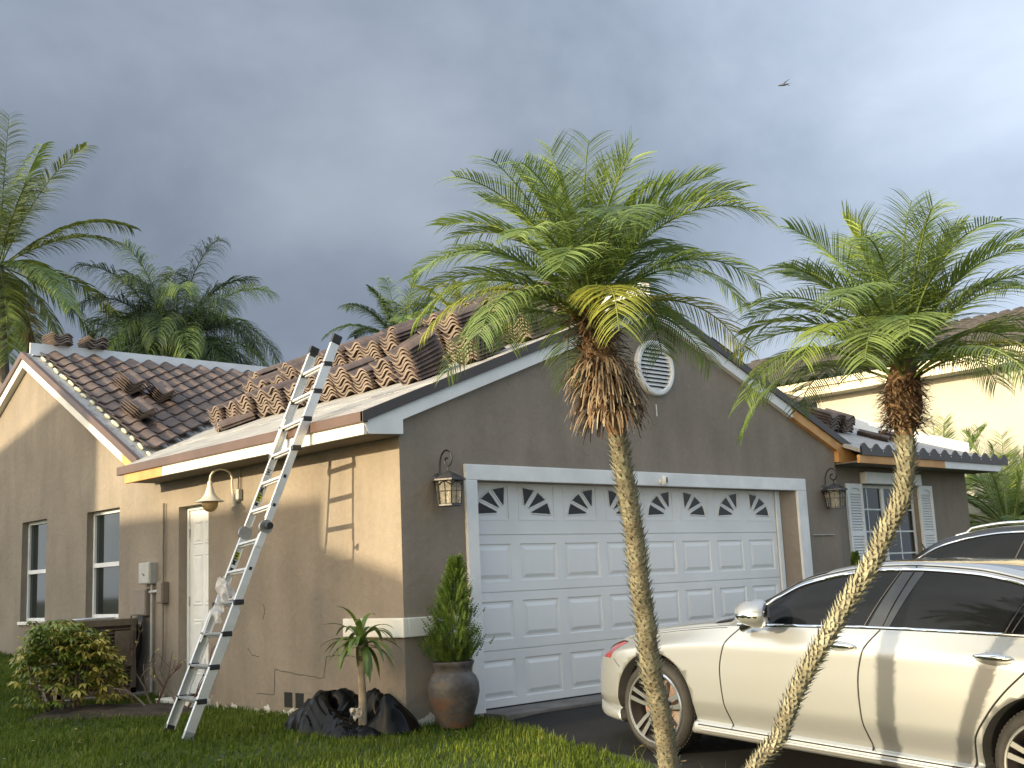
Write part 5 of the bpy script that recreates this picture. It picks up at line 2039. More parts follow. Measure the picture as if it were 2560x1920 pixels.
def frond_mesh(base, az, elev, L_, droop, nleaf, llen, lw, ldroop, vee, bare=0.16, rad=0.008, plume=0.0, twist=0.0, sweep=0.75):
    """feather leaf: rachis tube plus two ranks of narrow folded leaflets"""
    segs = 16
    cv = frond_curve(base, az, elev, L_, droop, segs, twist)
    q = MB()
    q.tube([c[0] for c in cv], [rad * (1.0 - 0.85 * i / segs) + 0.0012 for i in range(segs + 1)], 5)
    vs, fs = [], []
    for k in range(nleaf):
        t = bare + (1 - bare) * (k + 0.5) / nleaf
        x = t * segs
        i = min(segs - 1, int(x))
        f_ = x - i
        p = cv[i][0].lerp(cv[i + 1][0], f_)
        d = cv[i][1].lerp(cv[i + 1][1], f_).normalized()
        sd = d.cross(Vector((0, 0, 1)))
        if sd.length < 0.05:
            sd = Vector((math.sin(az), -math.cos(az), 0))
        sd.normalize()
        un = sd.cross(d).normalized()
        ll = llen * (0.45 + 0.55 * math.sin(PI * min(1.0, (0.16 + 0.80 * (t - bare) / (1 - bare))))) * random.uniform(0.88, 1.1)
        for sg in (-1, 1):
            vv = vee + random.uniform(-.12, .12) + plume * random.uniform(-1, 1)
            ld = (sd * sg * math.cos(vv) + un * math.sin(vv) + d * (sweep + 0.5 * t)).normalized()
            pp = p.copy()
            wv = lw * random.uniform(0.85, 1.1)
            rl = random.uniform(-.7, .7) - 0.5 * sg
            rc, rs_ = math.cos(rl), math.sin(rl)
            n3 = 4
            prev = None
            for s_ in range(n3 + 1):
                u = s_ / n3
                wd = wv * (0.55 + 0.9 * u if u < 0.4 else (1 - u) / 0.6 * 0.92) + 0.0004
                wax = ld.cross(sd.cross(ld)).normalized() if False else ld.cross(Vector((0, 0, 1)))
                if wax.length < 0.05:
                    wax = d.copy()
                wax.normalize()
                wax = (wax * rc + ld.cross(wax) * rs_).normalized()
                vs.append(pp - wax * wd)
                vs.append(pp + wax * wd)
                if s_:
                    b0 = len(vs) - 4
                    fs.append((b0, b0 + 1, b0 + 3, b0 + 2))
                pp = pp + ld * (ll / n3)
                ld = (ld + Vector((0, 0, -ldroop / n3 * (0.5 + u)))).normalized()
    q.add(vs, fs)
    return q

def spline(pts, n=8):
    o = []
    P_ = [Vector(p) for p in pts]
    for i in range(len(P_) - 1):
        a, b_, c, d = [P_[max(0, min(len(P_) - 1, j))] for j in (i - 1, i, i + 1, i + 2)]
        for k in range(n):
            t = k / n
            o.append(0.5 * ((2 * b_) + (-a + c) * t + (2 * a - 5 * b_ + 4 * c - d) * t * t + (-a + 3 * b_ - 3 * c + d) * t ** 3))
    o.append(P_[-1])
    return o

trunkm = pm('date_palm_trunk', (0.20, 0.18, 0.125), 0.85, 0.2, 9.0, col2=(0.085, 0.070, 0.048), bump=0.6, bscale=45, fine=(40, 0.25))
pegm = pm('palm_pegs', (0.40, 0.41, 0.315), 0.8, 0.15, 7.0, col2=(0.25, 0.24, 0.175), fine=(30, 0.25))
drym = pm('dead_fibre', (0.20, 0.125, 0.072), 0.85, 0.25, 10.0, col2=(0.085, 0.050, 0.030), trans=0.08)
straw = pm('dry_straw', (0.34, 0.275, 0.20), 0.8, 0.2, 8.0, col2=(0.19, 0.145, 0.10), trans=0.1)

def date_palm(label, path, r0, r1, skirt, crown, nf, seed, yellow, lower_skirt=True, fl=0.98):
    random.seed(seed)
    base = Vector(path[0])
    root = thing('date_palm', label, 'palm tree', base)
    sp_ = spline(path, 8)
    n = len(sp_)
    rads = [r0 + (r1 - r0) * i / (n - 1) for i in range(n)]
    q = MB()
    q.tube([p - base for p in sp_], [r * 0.90 for r in rads], 14)
    q.build('trunk', trunkm, root, smooth=60)
    # old leaf bases: pegs in a spiral all the way up
    lens = [0]
    for i in range(1, n):
        lens.append(lens[-1] + (sp_[i] - sp_[i - 1]).length)
    tot = lens[-1]
    vs, fs = [], []
    cnt = int(tot / 0.0019)
    for k in range(cnt):
        s_ = tot * (k + 0.5) / cnt
        i = min(n - 2, max(0, int(np.searchsorted(lens, s_)) - 1))
        f_ = (s_ - lens[i]) / max(1e-6, lens[i + 1] - lens[i])
        p = sp_[i].lerp(sp_[i + 1], f_) - base
        t = (sp_[i + 1] - sp_[i]).normalized()
        a = k * 2.39996 + random.uniform(-.10, .10)
        u = t.cross(Vector((0.3, 1, 0))).normalized()
        v = t.cross(u)
        rd = u * math.cos(a) + v * math.sin(a)
        tg_ = t.cross(rd)
        r = r0 + (r1 - r0) * s_ / tot
        sz = random.uniform(0.7, 1.25) * (0.65 + 0.45 * min(1, s_ / tot * 2.2))
        c = p + rd * r * 0.84
        hw, L_ = 0.0125 * sz, 0.031 * sz
        tip = c + rd * L_ * random.uniform(0.7, 1.0) + t * L_ * random.uniform(0.2, 0.9)
        b0 = len(vs)
        vs += [c - tg_ * hw - t * 0.010 * sz, c + tg_ * hw - t * 0.010 * sz, c + t * 0.008 * sz, tip + tg_ * 0.002, tip - tg_ * 0.002]
        fs += [(b0, b0 + 1, b0 + 3, b0 + 4), (b0 + 1, b0 + 2, b0 + 3, b0 + 3), (b0 + 2, b0, b0 + 4, b0 + 4)]
    tag(npmesh('leaf_bases', np.array([tuple(x) for x in vs]), np.array(fs), pegm, root), kind='stuff')
    # skirt of dead leaf stubs
    (zb, zt, rmax, bulge, nst) = skirt
    topc = Vector(crown)
    vs, fs, mi = [], [], []
    for k in range(nst):
        h = random.random()
        z = zb + (zt - zb) * h
        ax_ = sp_[-1].lerp(topc, max(0.0, min(1.0, (z - sp_[-1].z) / max(0.05, topc.z - sp_[-1].z)))) - base
        a = random.uniform(0, 2 * PI)
        low = h < 0.55
        rd = Vector((math.cos(a), math.sin(a), 0))
        p = Vector((ax_.x, ax_.y, z - base.z)) + rd * (0.05 + 0.02 * random.random())
        if lower_skirt and low:
            d = (rd * random.uniform(0.7, 1.1) + Vector((0, 0, random.uniform(-0.1, 0.5)))).normalized()
            L_ = random.uniform(0.13, 0.23) * rmax / 0.2
            dr = random.uniform(2.0, 3.4)
            wd = random.uniform(0.004, 0.009)
            mt = 1 if random.random() < 0.62 else 0
        else:
            d = (rd + Vector((0, 0, random.uniform(-0.35, 0.75)))).normalized()
            L_ = random.uniform(0.07, 0.16) * rmax / 0.2
            dr = random.uniform(-0.2, 1.4)
            wd = random.uniform(0.004, 0.010)
            mt = 0 if random.random() < 0.72 else 1
        sg = 5
        for s_ in range(sg + 1):
            u = s_ / sg
            wx = d.cross(Vector((random.uniform(-.1, .1), random.uniform(-.1, .1), 1))).normalized()
            ww = wd * (1 - 0.6 * u)
            vs += [p - wx * ww, p + wx * ww]
            if s_:
                b0 = len(vs) - 4
                fs.append((b0, b0 + 1, b0 + 3, b0 + 2))
                mi.append(mt)
            p = p + d * (L_ / sg)
            d = (d + Vector((0, 0, -dr / sg)) + Vector((random.uniform(-.1, .1), random.uniform(-.1, .1), 0))).normalized()
    tag(npmesh('dead_leaf_skirt', np.array([tuple(x) for x in vs]), np.array(fs), [drym, straw], root, mi=mi), kind='stuff')
    # inner heart the stubs grow from
    hp = [sp_[-1] - base + Vector((0, 0, -0.02)), sp_[-1].lerp(topc, 0.35) - base, sp_[-1].lerp(topc, 0.75) - base, topc - base + Vector((0, 0, 0.08))]
    MB().tube(hp, [r1 * 0.9, bulge, bulge * 0.9, 0.03], 12).build('heart', drym, root, smooth=60)
    # fronds
    for k in range(nf):
        t = (k + 0.5) / nf
        az = k * 2.39996 + random.uniform(-.25, .25) + seed
        el = R(84 - 58 * t ** 0.85) + random.uniform(-.10, .10)
        L_ = fl * random.uniform(0.86, 1.10) * (0.74 + 0.34 * min(1.0, t * 1.9))
        dr = 0.85 + 1.15 * t + random.uniform(-.25, .3)
        b0 = topc - base + Vector((math.cos(az), math.sin(az), 0)) * 0.03 + Vector((0, 0, 0.10 - 0.20 * t))
        if k in yellow:
            mt = FY
        else:
            mt = FB if random.random() < 0.30 else FG
        fm = frond_mesh(b0, az, el, L_, dr, 58, 0.265, 0.0043, random.uniform(0.5, 1.0) + 0.6 * t, 0.34 - 0.32 * t, bare=0.13, rad=0.0075, sweep=0.42, twist=random.uniform(-.5, .5))
        fm.build('frond', mt, root)
    return root
P1 = [(-1.160, -3.837, -0.254), (-1.170, -3.852, 0.037), (-1.182, -3.860, 0.177), (-1.228, -3.877, 0.435), (-1.291, -3.873, 0.672), (-1.330, -3.892, 0.918), (-1.372, -3.903, 1.133), (-1.404, -3.921, 1.338), (-1.452, -3.932, 1.584), (-1.490, -3.936, 1.757), (-1.526, -3.946, 1.940)]
date_palm('taller date palm with shaggy brown skirt in front of the garage door', P1, 0.063, 0.052, (2.033, 2.575, 0.215, 0.095, 1200), (-1.678, -3.934, 2.614), 48, 3, (43, 45, 47))
P2 = [(-1.043, -4.168, -0.251), (-1.020, -4.206, 0.007), (-0.975, -4.273, 0.175), (-0.897, -4.377, 0.310), (-0.872, -4.427, 0.428), (-0.834, -4.499, 0.592), (-0.773, -4.594, 0.762), (-0.720, -4.676, 0.906), (-0.667, -4.758, 1.050), (-0.612, -4.839, 1.179), (-0.574, -4.909, 1.329), (-0.542, -4.964, 1.438), (-0.518, -5.009, 1.540), (-0.519, -5.030, 1.632), (-0.523, -5.053, 1.755), (-0.539, -5.063, 1.860)]
date_palm('curved date palm leaning over the white sedan', P2, 0.043, 0.049, (1.867, 2.116, 0.145, 0.096, 1100), (-0.570, -5.108, 2.201), 44, 8, (41, 38), lower_skirt=False, fl=0.93)

# ------------------------------------------------------------------ far palms
def far_palm(name, label, base, crown, r_, nf, L_, mats, seed, elr, droop, nleaf, llen, lw, ldroop, plume=0.0, vee=0.1, dry=(), tr=trunkm, bare=0.15, group=None):
    random.seed(seed)
    base, crown = Vector(base), Vector(crown)
    root = thing(name, label, 'palm tree', base, group=group)
    if r_:
        mid = base.lerp(crown, 0.5) + Vector((0.15, 0.05, 0))
        MB().tube([p - base for p in spline([base, mid, crown], 8)], [r_ * (1.25 - 0.4 * i / 16) for i in range(17)], 10).build('trunk', tr, root, smooth=60)
    for k in range(nf):
        t = (k + 0.5) / nf
        az = k * 2.39996 + random.uniform(-.2, .2) + seed
        el = R(elr[0] + (elr[1] - elr[0]) * t) + random.uniform(-.12, .12)
        mt = mats[k % len(mats)]
        if k in dry:
            mt = FBR
        frond_mesh(crown - base + Vector((math.cos(az), math.sin(az), 0)) * 0.08, az, el, L_ * random.uniform(0.85, 1.1), droop * random.uniform(0.8, 1.2) * (0.7 + 0.6 * t), nleaf, llen, lw, ldroop * random.uniform(0.8, 1.2), vee, bare=bare, rad=0.018, plume=plume, sweep=0.45).build('frond', mt, root)
    return root
greyt = pm('grey_palm_trunk', (0.16, 0.15, 0.135), 0.9, 0.2, 4.0, bump=0.5, bscale=20)
far_palm('coconut_palm', 'tall coconut palm with browning lower fronds behind the wing roof', (2.7, 17.2, 0), (2.25, 17.03, 8.3), 0.11, 30, 3.2, [FC, FC, FG], 2, (85, -60), 1.15, 85, 0.66, 0.018, 1.5, vee=0.05, dry=(26, 28, 29), tr=greyt)
far_palm('queen_palm', 'dark feathery queen palm behind the wing ridge', (6.15, 16.6, 0), (6.05, 16.5, 6.75), 0.17, 46, 2.75, [FD, FD, FG], 5, (76, -8), 2.3, 120, 0.78, 0.011, 3.2, plume=0.6, vee=0.15, tr=greyt)
far_palm('backyard_palm', 'small dark palm peeking over the tile stacks', (11.7, 15.3, 0), (11.7, 15.3, 7.25), 0.12, 24, 1.9, [FD, FG], 9, (80, -5), 1.7, 60, 0.48, 0.015, 1.6, tr=greyt)
far_palm('backyard_palm', 'yellow green palm behind the roof, left of the date palm crown', (13.05, 14.05, 0), (13.04, 14.05, 7.35), 0.12, 26, 1.9, [FB, FY, FB], 12, (80, -5), 1.6, 60, 0.48, 0.015, 1.5, tr=greyt)
far_palm('areca_palm', 'areca palm behind the bedroom roof against the cream wall', (13.6, 2.0, 0), (13.6, 2.0, 2.1), 0.07, 20, 1.6, [FG, FB], 4, (86, 25), 1.1, 46, 0.40, 0.010, 0.7, vee=0.3, tr=greyt)
far_palm('areca_palm', 'leafy palm at the right behind the white hip flashing', (14.6, 1.3, 0), (14.6, 1.3, 1.6), 0.07, 20, 1.6, [FG, FB, FG], 14, (86, 15), 1.2, 46, 0.42, 0.010, 0.8, vee=0.3, tr=greyt)
far_palm('areca_palm', 'low palm with arching fronds beyond the bedroom wall corner', (12.3, 0.3, 0), (12.3, 0.3, 1.7), 0.06, 16, 1.5, [FG, FG, FB], 19, (84, 5), 1.4, 44, 0.38, 0.010, 0.9, vee=0.2, tr=greyt)

# ------------------------------------------------------------------ leafy shrubs
def leafball(vs, fs, c, r, n, size, seed, shell=0.55, squash=1.0):
    rnd_ = random.Random(seed)
    for k in range(n):
        a = rnd_.uniform(0, 2 * PI)
        u = rnd_.uniform(-1, 1)
        s_ = math.sqrt(1 - u * u)
        rr = r * (shell + (1 - shell) * rnd_.random()) * (0.8 + 0.35 * noise.noise((math.cos(a) * s_ * 2 + seed, math.sin(a) * s_ * 2, u * 2)))
        p = Vector(c) + Vector((rr * s_ * math.cos(a), rr * s_ * math.sin(a), rr * u * squash))
        d = Vector((rnd_.uniform(-1, 1), rnd_.uniform(-1, 1), rnd_.uniform(-.6, .6))).normalized()
        w_ = d.cross(Vector((rnd_.uniform(-1, 1), rnd_.uniform(-1, 1), rnd_.uniform(-1, 1)))).normalized()
        L_ = size * rnd_.uniform(0.7, 1.3)
        b0 = len(vs)
        vs += [p, p + d * L_ * 0.5 + w_ * L_ * 0.28, p + d * L_, p + d * L_ * 0.5 - w_ * L_ * 0.28]
        fs.append((b0, b0 + 1, b0 + 2, b0 + 3))
hedge_leaf = pm('hedge_leaf', (0.045, 0.080, 0.018), 0.5, 0.3, 3.0, col2=(0.022, 0.045, 0.012), trans=0.15)
def hedge(label, spots, seed):
    b0 = Vector((spots[0][0][0], spots[0][0][1], 0))
    root = thing('hedge', label, 'hedge', b0)
    vs, fs = [], []
    for i, (c, r, n) in enumerate(spots):
        leafball(vs, fs, Vector(c) - b0, r, n, 0.10, seed + i)
    npmesh('foliage', np.array([tuple(v) for v in vs]), np.array(fs), hedge_leaf, root)
    q = MB()
    for (c, r, n) in spots:
        cc = Vector(c) - b0
        q.tube([(cc.x, cc.y, -0.05), (cc.x + 0.05, cc.y, cc.z * 0.6), (cc.x, cc.y + 0.05, cc.z)], [0.05, 0.035, 0.015], 6)
    tag(q.build('stems', bark, root), kind='stuff')
hedge('dense dark green hedge at the far right beyond the bedroom wall', [((12.2, -0.2, 1.0), 0.85, 2200), ((13.0, -0.6, 1.15), 0.95, 2600), ((13.9, -1.0, 1.2), 1.0, 2600), ((12.7, -0.1, 1.7), 0.55, 1200), ((13.6, -0.5, 1.9), 0.6, 1300), ((14.8, -1.4, 1.6), 1.0, 2200), ((12.0, 0.0, 0.5), 0.7, 1200), ((12.6, -0.4, 2.15), 0.35, 500)], 40)

# schefflera bush by the side wall: whorls of drooping leaflets
sch1 = pm('schefflera_green', (0.205, 0.255, 0.040), 0.38, 0.25, 5.0, col2=(0.090, 0.140, 0.022), trans=0.15, rnd=0.15)
sch2 = pm('schefflera_yellow', (0.56, 0.48, 0.10), 0.40, 0.2, 5.0, col2=(0.22, 0.21, 0.05), trans=0.15, rnd=0.15)
random.seed(77)
BU = Vector((-1.22, 4.22, g(-1.22, 4.22)))
bush = thing('schefflera_bush', 'variegated green and yellow schefflera bush beside the air conditioner', 'bush', BU)
vs1, fs1, vs2, fs2 = [], [], [], []
q = MB()
viewr = Vector((0.734, -0.68, 0))
viewf = Vector((0.68, 0.734, 0))
for k in range(11):
    o_ = viewr * random.uniform(-.42, .42) + viewf * random.uniform(-.25, .25)
    st_ = Vector((o_.x * 0.45, o_.y * 0.45, -0.03))
    en = Vector((o_.x * 1.1, o_.y * 1.1, random.uniform(0.5, 0.8)))
    q.tube([st_, st_.lerp(en, 0.5) + Vector((random.uniform(-.05, .05), random.uniform(-.05, .05), 0.05)), en], [0.014, 0.011, 0.006], 6)
q.build('stems', bark, bush, smooth=60)
for k in range(850):
    u = random.uniform(-1, 1)
    v = random.uniform(-1, 1)
    z = 0.10 + 0.82 * random.random() ** 0.75
    hw = 0.60 * (0.55 + 0.45 * math.sin(PI * min(1, 0.15 + z * 0.9)))
    if u * u + v * v > 1:
        continue
    if z < 0.40 and random.random() < 0.45:
        continue
    lat = u * hw + 0.04
    zz_ = z * (1.0 - 0.22 * max(0, u)) + 0.06 * noise.noise((u * 3, v * 3, 1))
    p = viewr * lat + viewf * v * 0.42 + Vector((0, 0, zz_))
    yl = random.random() < (0.28 + 0.55 * max(0, u) + 0.35 * max(0, 0.5 - z))
    n_ = random.choice((6, 7, 7, 8))
    axd = Vector((random.uniform(-.5, .5), random.uniform(-.5, .5), 1)).normalized()
    e1 = axd.cross(Vector((1, 0.2, 0))).normalized()
    e2 = axd.cross(e1)
    L_ = random.uniform(0.065, 0.105)
    V_, F_ = (vs2, fs2) if yl else (vs1, fs1)
    for j in range(n_):
        a = 2 * PI * j / n_ + random.uniform(-.15, .15)
        d = (e1 * math.cos(a) + e2 * math.sin(a))
        sd = axd.cross(d)
        p0 = p + d * 0.012
        p1 = p + d * L_ * 0.55 - axd * L_ * 0.12
        p2 = p + d * L_ - axd * L_ * 0.5
        w_ = L_ * 0.20
        b0 = len(V_)
        V_ += [p0, p1 + sd * w_, p2, p1 - sd * w_]
        F_.append((b0, b0 + 1, b0 + 2, b0 + 3))
npmesh('green_leaves', np.array([tuple(v) for v in vs1]), np.array(fs1), sch1, bush)
npmesh('yellow_leaves', np.array([tuple(v) for v in vs2]), np.array(fs2), sch2, bush)

# bare shrub between the bush and the ladder
random.seed(55)
SB = Vector((-0.52, 3.62, 0.0))
shrub = thing('bare_shrub', 'leafless tangled shrub against the wall left of the ladder', 'shrub', SB)
twm = pm('grey_twig', (0.20, 0.165, 0.135), 0.85, 0.25, 8, bump=0.4, bscale=40)
twm2 = pm('red_twig', (0.13, 0.07, 0.05), 0.8, 0.2, 8)
q, q2 = MB(), MB()
tips = []
def grow(p, d, L_, r, lev, qq):
    pts = [p.copy()]
    n_ = 5
    for i in range(n_):
        d = (d + Vector((random.uniform(-.22, .22), random.uniform(-.22, .22), random.uniform(-.14, .16)))).normalized()
        p = p + d * L_ / n_
        pts.append(p.copy())
    qq.tube(pts, [r * (1 - 0.5 * i / n_) for i in range(n_ + 1)], 5)
    if lev == 0:
        tips.append(pts[-1])
        return
    for k in range(random.choice((2, 3))):
        i = random.choice((2, 3, 4, 5))
        d2_ = (d + Vector((random.uniform(-.9, .9), random.uniform(-.9, .9), random.uniform(-.35, .6)))).normalized()
        grow(pts[i], d2_, L_ * random.uniform(0.5, 0.75), r * 0.55, lev - 1, qq)
for k in range(7):
    st_ = viewr * random.uniform(-.25, .35) + viewf * random.uniform(-.1, .1)
    dd = (viewr * random.uniform(-1.1, 0.7) + viewf * random.uniform(-.3, .3) + Vector((0, 0, random.uniform(0.55, 1.3)))).normalized()
    grow(st_, dd, random.uniform(0.35, 0.55), 0.014, 2, q if k % 3 else q2)
q.build('branches', twm, shrub, smooth=60)
q2.build('branches', twm2, shrub, smooth=60)
vs, fs = [], []
for t_ in tips[::2]:
    for j in range(4):
        d = Vector((random.uniform(-1, 1), random.uniform(-1, 1), random.uniform(-.2, .8))).normalized()
        sd = d.cross(Vector((0, 0, 1))).normalized()
        b0 = len(vs)
        vs += [t_, t_ + d * 0.02 + sd * 0.007, t_ + d * 0.042, t_ + d * 0.02 - sd * 0.007]
        fs.append((b0, b0 + 1, b0 + 2, b0 + 3))
npmesh('buds', np.array([tuple(v) for v in vs]), np.array(fs), sch2, shrub)

# big paddle leaves and a small cypress under the bedroom window
random.seed(9)
BOP = Vector((7.9, -0.28, g(7.9, -0.28)))
bop = thing('bird_of_paradise', 'broad paddle leaves of a plant under the bedroom window', 'plant', BOP)
padm = pm('paddle_green', (0.050, 0.085, 0.025), 0.4, 0.2, 3.0, col2=(0.10, 0.12, 0.03), trans=0.15)
for (dx, dz, az, el, L_, wd) in ((0.85, 0.95, 2.0, 1.30, 0.62, 0.13), (0.55, 0.78, 0.4, 0.5, 0.55, 0.10), (0.30, 0.95, 3.0, 0.45, 0.50, 0.12), (0.05, 0.85, 0.2, 0.55, 0.5, 0.11), (1.1, 0.6, 0.5, 0.9, 0.5, 0.1), (-0.3, 0.7, 2.6, 0.8, 0.5, 0.1)):
    q = MB()
    rows_ = strap((dx, 0, dz), az, el, L_, wd, 0.5, 10, 0.18)
    q.grid(rows_)
    q.tube([(dx * 0.5, 0, 0), (dx * 0.8, 0, dz * 0.6), (dx, 0, dz)], 0.012, 5)
    q.build('leaf', padm, bop, smooth=60)
SC = Vector((6.72, -0.30, g(6.7, -.3)))
sc2 = thing('small_cypress', 'small green conifer top showing behind the sedan roof', 'shrub', SC)
vs, fs = [], []
rnd2 = random.Random(5)
for k in range(1500):
    h = rnd2.random()
    rr = 0.16 * (1 - h) ** 0.7 * math.sqrt(rnd2.random()) + 0.01
    a = rnd2.uniform(0, 2 * PI)
    p = Vector((rr * math.cos(a), rr * math.sin(a), 0.15 + 1.17 * h))
    d = Vector((math.cos(a) * .5, math.sin(a) * .5, 1)).normalized()
    sd = d.cross(Vector((rnd2.uniform(-1, 1), rnd2.uniform(-1, 1), 0.1))).normalized()
    b0 = len(vs)
    vs += [p, p + d * 0.03 + sd * 0.012, p + d * 0.06, p + d * 0.03 - sd * 0.012]
    fs.append((b0, b0 + 1, b0 + 2, b0 + 3))
npmesh('foliage', np.array([tuple(v) for v in vs]), np.array(fs), leaf_cy, sc2)
MB().tube([(0, 0, -0.02), (0, 0, 1.1)], [0.02, 0.005], 6).build('trunk', bark, sc2)
# ------------------------------------------------------------------ neighbour on the right: two storey cream house
nh = thing('neighbor_house', 'two storey cream house with grey tile roof at the right', 'house', (15, 4, 0))
NO = (15, 4, 0)
crm = pm('cream_stucco', (0.45, 0.435, 0.385), 0.85, 0.05, 1.0, bump=0.3, bscale=60, fine=(12, 0.03))
MB().box(15.25, 24.0, -0.9, 9.0, -0.5, 4.72).build('wall', crm, nh, off=NO)
b = MB()
b.box(14.80, 14.86, -1.3, 9.4, 4.70, 4.98)
b.box(14.74, 14.80, -1.3, 9.4, 4.86, 4.99)
b.build('fascia', pm('cream_fascia', (0.68, 0.63, 0.50), 0.6, 0.04, 2), nh, off=NO)
MB().box(14.86, 15.25, -1.3, 9.4, 4.70, 4.73).build('soffit', crm, nh, off=NO)
ntile = pm('grey_brown_tile', (0.058, 0.053, 0.051), 0.75, 0.2, 5.0, bump=0.3, bscale=30, fine=(9, 0.15))
# corrugated tile courses: barrel waves along y, stepped courses up the slope
q = MB()
NP = 0.36
nv, nu = 19, 17.8
ysn = np.linspace(-1.3, 9.4, 430)
rows = []
for c_ in range(13):
    xa = 14.72 + 0.32 * c_
    for (xx, dz) in ((xa, 0.055), (xa + 0.32, 0.02)):
        zz_ = 5.0 + NP * (xx - 14.72) + dz
        rows.append([(xx, y, zz_ + 0.045 * math.sin(y * 2 * PI / 0.30)) for y in ysn])
vsn = np.array(rows).reshape(-1, 3) - np.array(NO)
nc = len(ysn)
ii = np.arange(len(rows) - 1)[:, None] * nc + np.arange(nc - 1)[None, :]
ii = ii.ravel()
fcs = np.stack([ii, ii + nc, ii + nc + 1, ii + 1], 1)
tag(npmesh('roof_tiles', vsn, fcs, ntile, nh, smooth=False), kind='stuff')
b = MB()
b.prism([(14.76, -1.3, 4.98), (18.8, -1.3, 4.98 + NP * 4.04), (20.4, -1.3, 4.98 + NP * 4.04), (24.4, -1.3, 4.98)], (0, 10.7, 0))
b.build('roof', ntile, nh, off=NO)

# ------------------------------------------------------------------ neighbour out of frame on the left (its shadow lies on the side wall)
lh = thing('neighbor_house', 'two part house standing out of view to the left', 'house', (-18, 7, 0))
LOF = (-18, 7, 0)
b = MB()
b.prism([(-16, 9.0, -0.5), (-16, 16.5, -0.5), (-16, 16.5, 6.45), (-16, 9.0, 7.92), (-16, 8.75, 7.4)], (-7, 1.041, 0))
b.build('wall', crm, lh, off=LOF)
b = MB()
b.prism([(-16, 3.58, -0.5), (-16, 9.2, -0.5), (-16, 9.2, 5.95), (-16, 3.60, 5.86)], (-6, 0.892, 0))
b.prism([(-16.05, 0.9, -0.5), (-16.05, 4.2, -0.5), (-16.05, 4.2, 5.54), (-16.05, 2.4, 5.12), (-16.05, 0.9, 2.9)], (-6, 0.892, 0))
b.build('side_wing', crm, lh, off=LOF)
b = MB()
b.prism([(-16.3, 16.9, 6.30), (-16.3, 9.05, 7.88), (-16.3, 9.05, 7.98), (-16.3, 16.9, 6.40)], (-7.8, 1.16, 0))
b.build('roof', ntile, lh, off=LOF)

# ------------------------------------------------------------------ gull in the sky
gm = pm('gull_grey', (0.10, 0.11, 0.13), 0.7, 0.1, 3)
bd = thing('bird', 'small gull gliding high in the sky at the right', 'bird', (30.86, 15.62, 19.6))
bd.scale = (0.55, 0.55, 0.55)
bd.rotation_euler = (0.0, -0.25, 0.2)
q = MB()
bf = Vector((-0.73, 0.68, 0))
q.tube([bf * 0.42, bf * 0.25, bf * -0.1 + Vector((0, 0, -0.01)), bf * -0.45 + Vector((0, 0, 0.03))], [0.015, 0.06, 0.08, 0.015], 8)
q.build('body', gm, bd, smooth=60)
for sg, tipv in ((1, Vector((0.42, -0.39, 0.34))), (-1, Vector((0.50, -0.30, -0.10)))):
    q = MB()
    r_ = bf * 0.05
    md_ = tipv * 0.5 + Vector((0, 0, 0.05))
    ch = bf * 0.08
    up_ = Vector((0, 0, 0.012))
    secs = [(r_, 1.0), (md_, 0.9), (tipv, 0.3)]
    rows_ = []
    for (c_, k_) in secs:
        rows_.append([c_ - ch * k_, c_ + up_, c_ + ch * k_, c_ - up_, c_ - ch * k_])
    q.grid(rows_)
    q.build('wing', gm, bd)
q = MB()
q.prism([bf * -0.40 + Vector((0, 0, 0.02)), bf * -0.62 + Vector((0.05, 0.05, 0.04)), bf * -0.62 + Vector((-0.05, -0.05, 0.03))], (0, 0, 0.012))
q.build('tail', gm, bd)

# ------------------------------------------------------------------ soil bed beside the door and the lawn
rows = []
random.seed(12)
for i in range(21):
    v = i / 20
    row = []
    for j in range(31):
        u = j / 30
        lat = (u - 0.5) * 1.75
        dep = (v - 0.5) * 1.1
        p = Vector((-0.85, 3.75, 0)) + viewr * lat + viewf * dep
        ed = max(0.0, 1 - (2 * abs(u - 0.5)) ** 3) * max(0.0, 1 - (2 * abs(v - 0.5)) ** 3)
        row.append((min(p.x, -0.01), p.y, g(p.x, p.y) + 0.09 * ed - 0.03 + 0.02 * noise.noise((p.x * 5, p.y * 5, 0))))
    rows.append(row)
tag(MB().grid(rows).build('soil_bed', M['soil'], smooth=180), kind='structure')

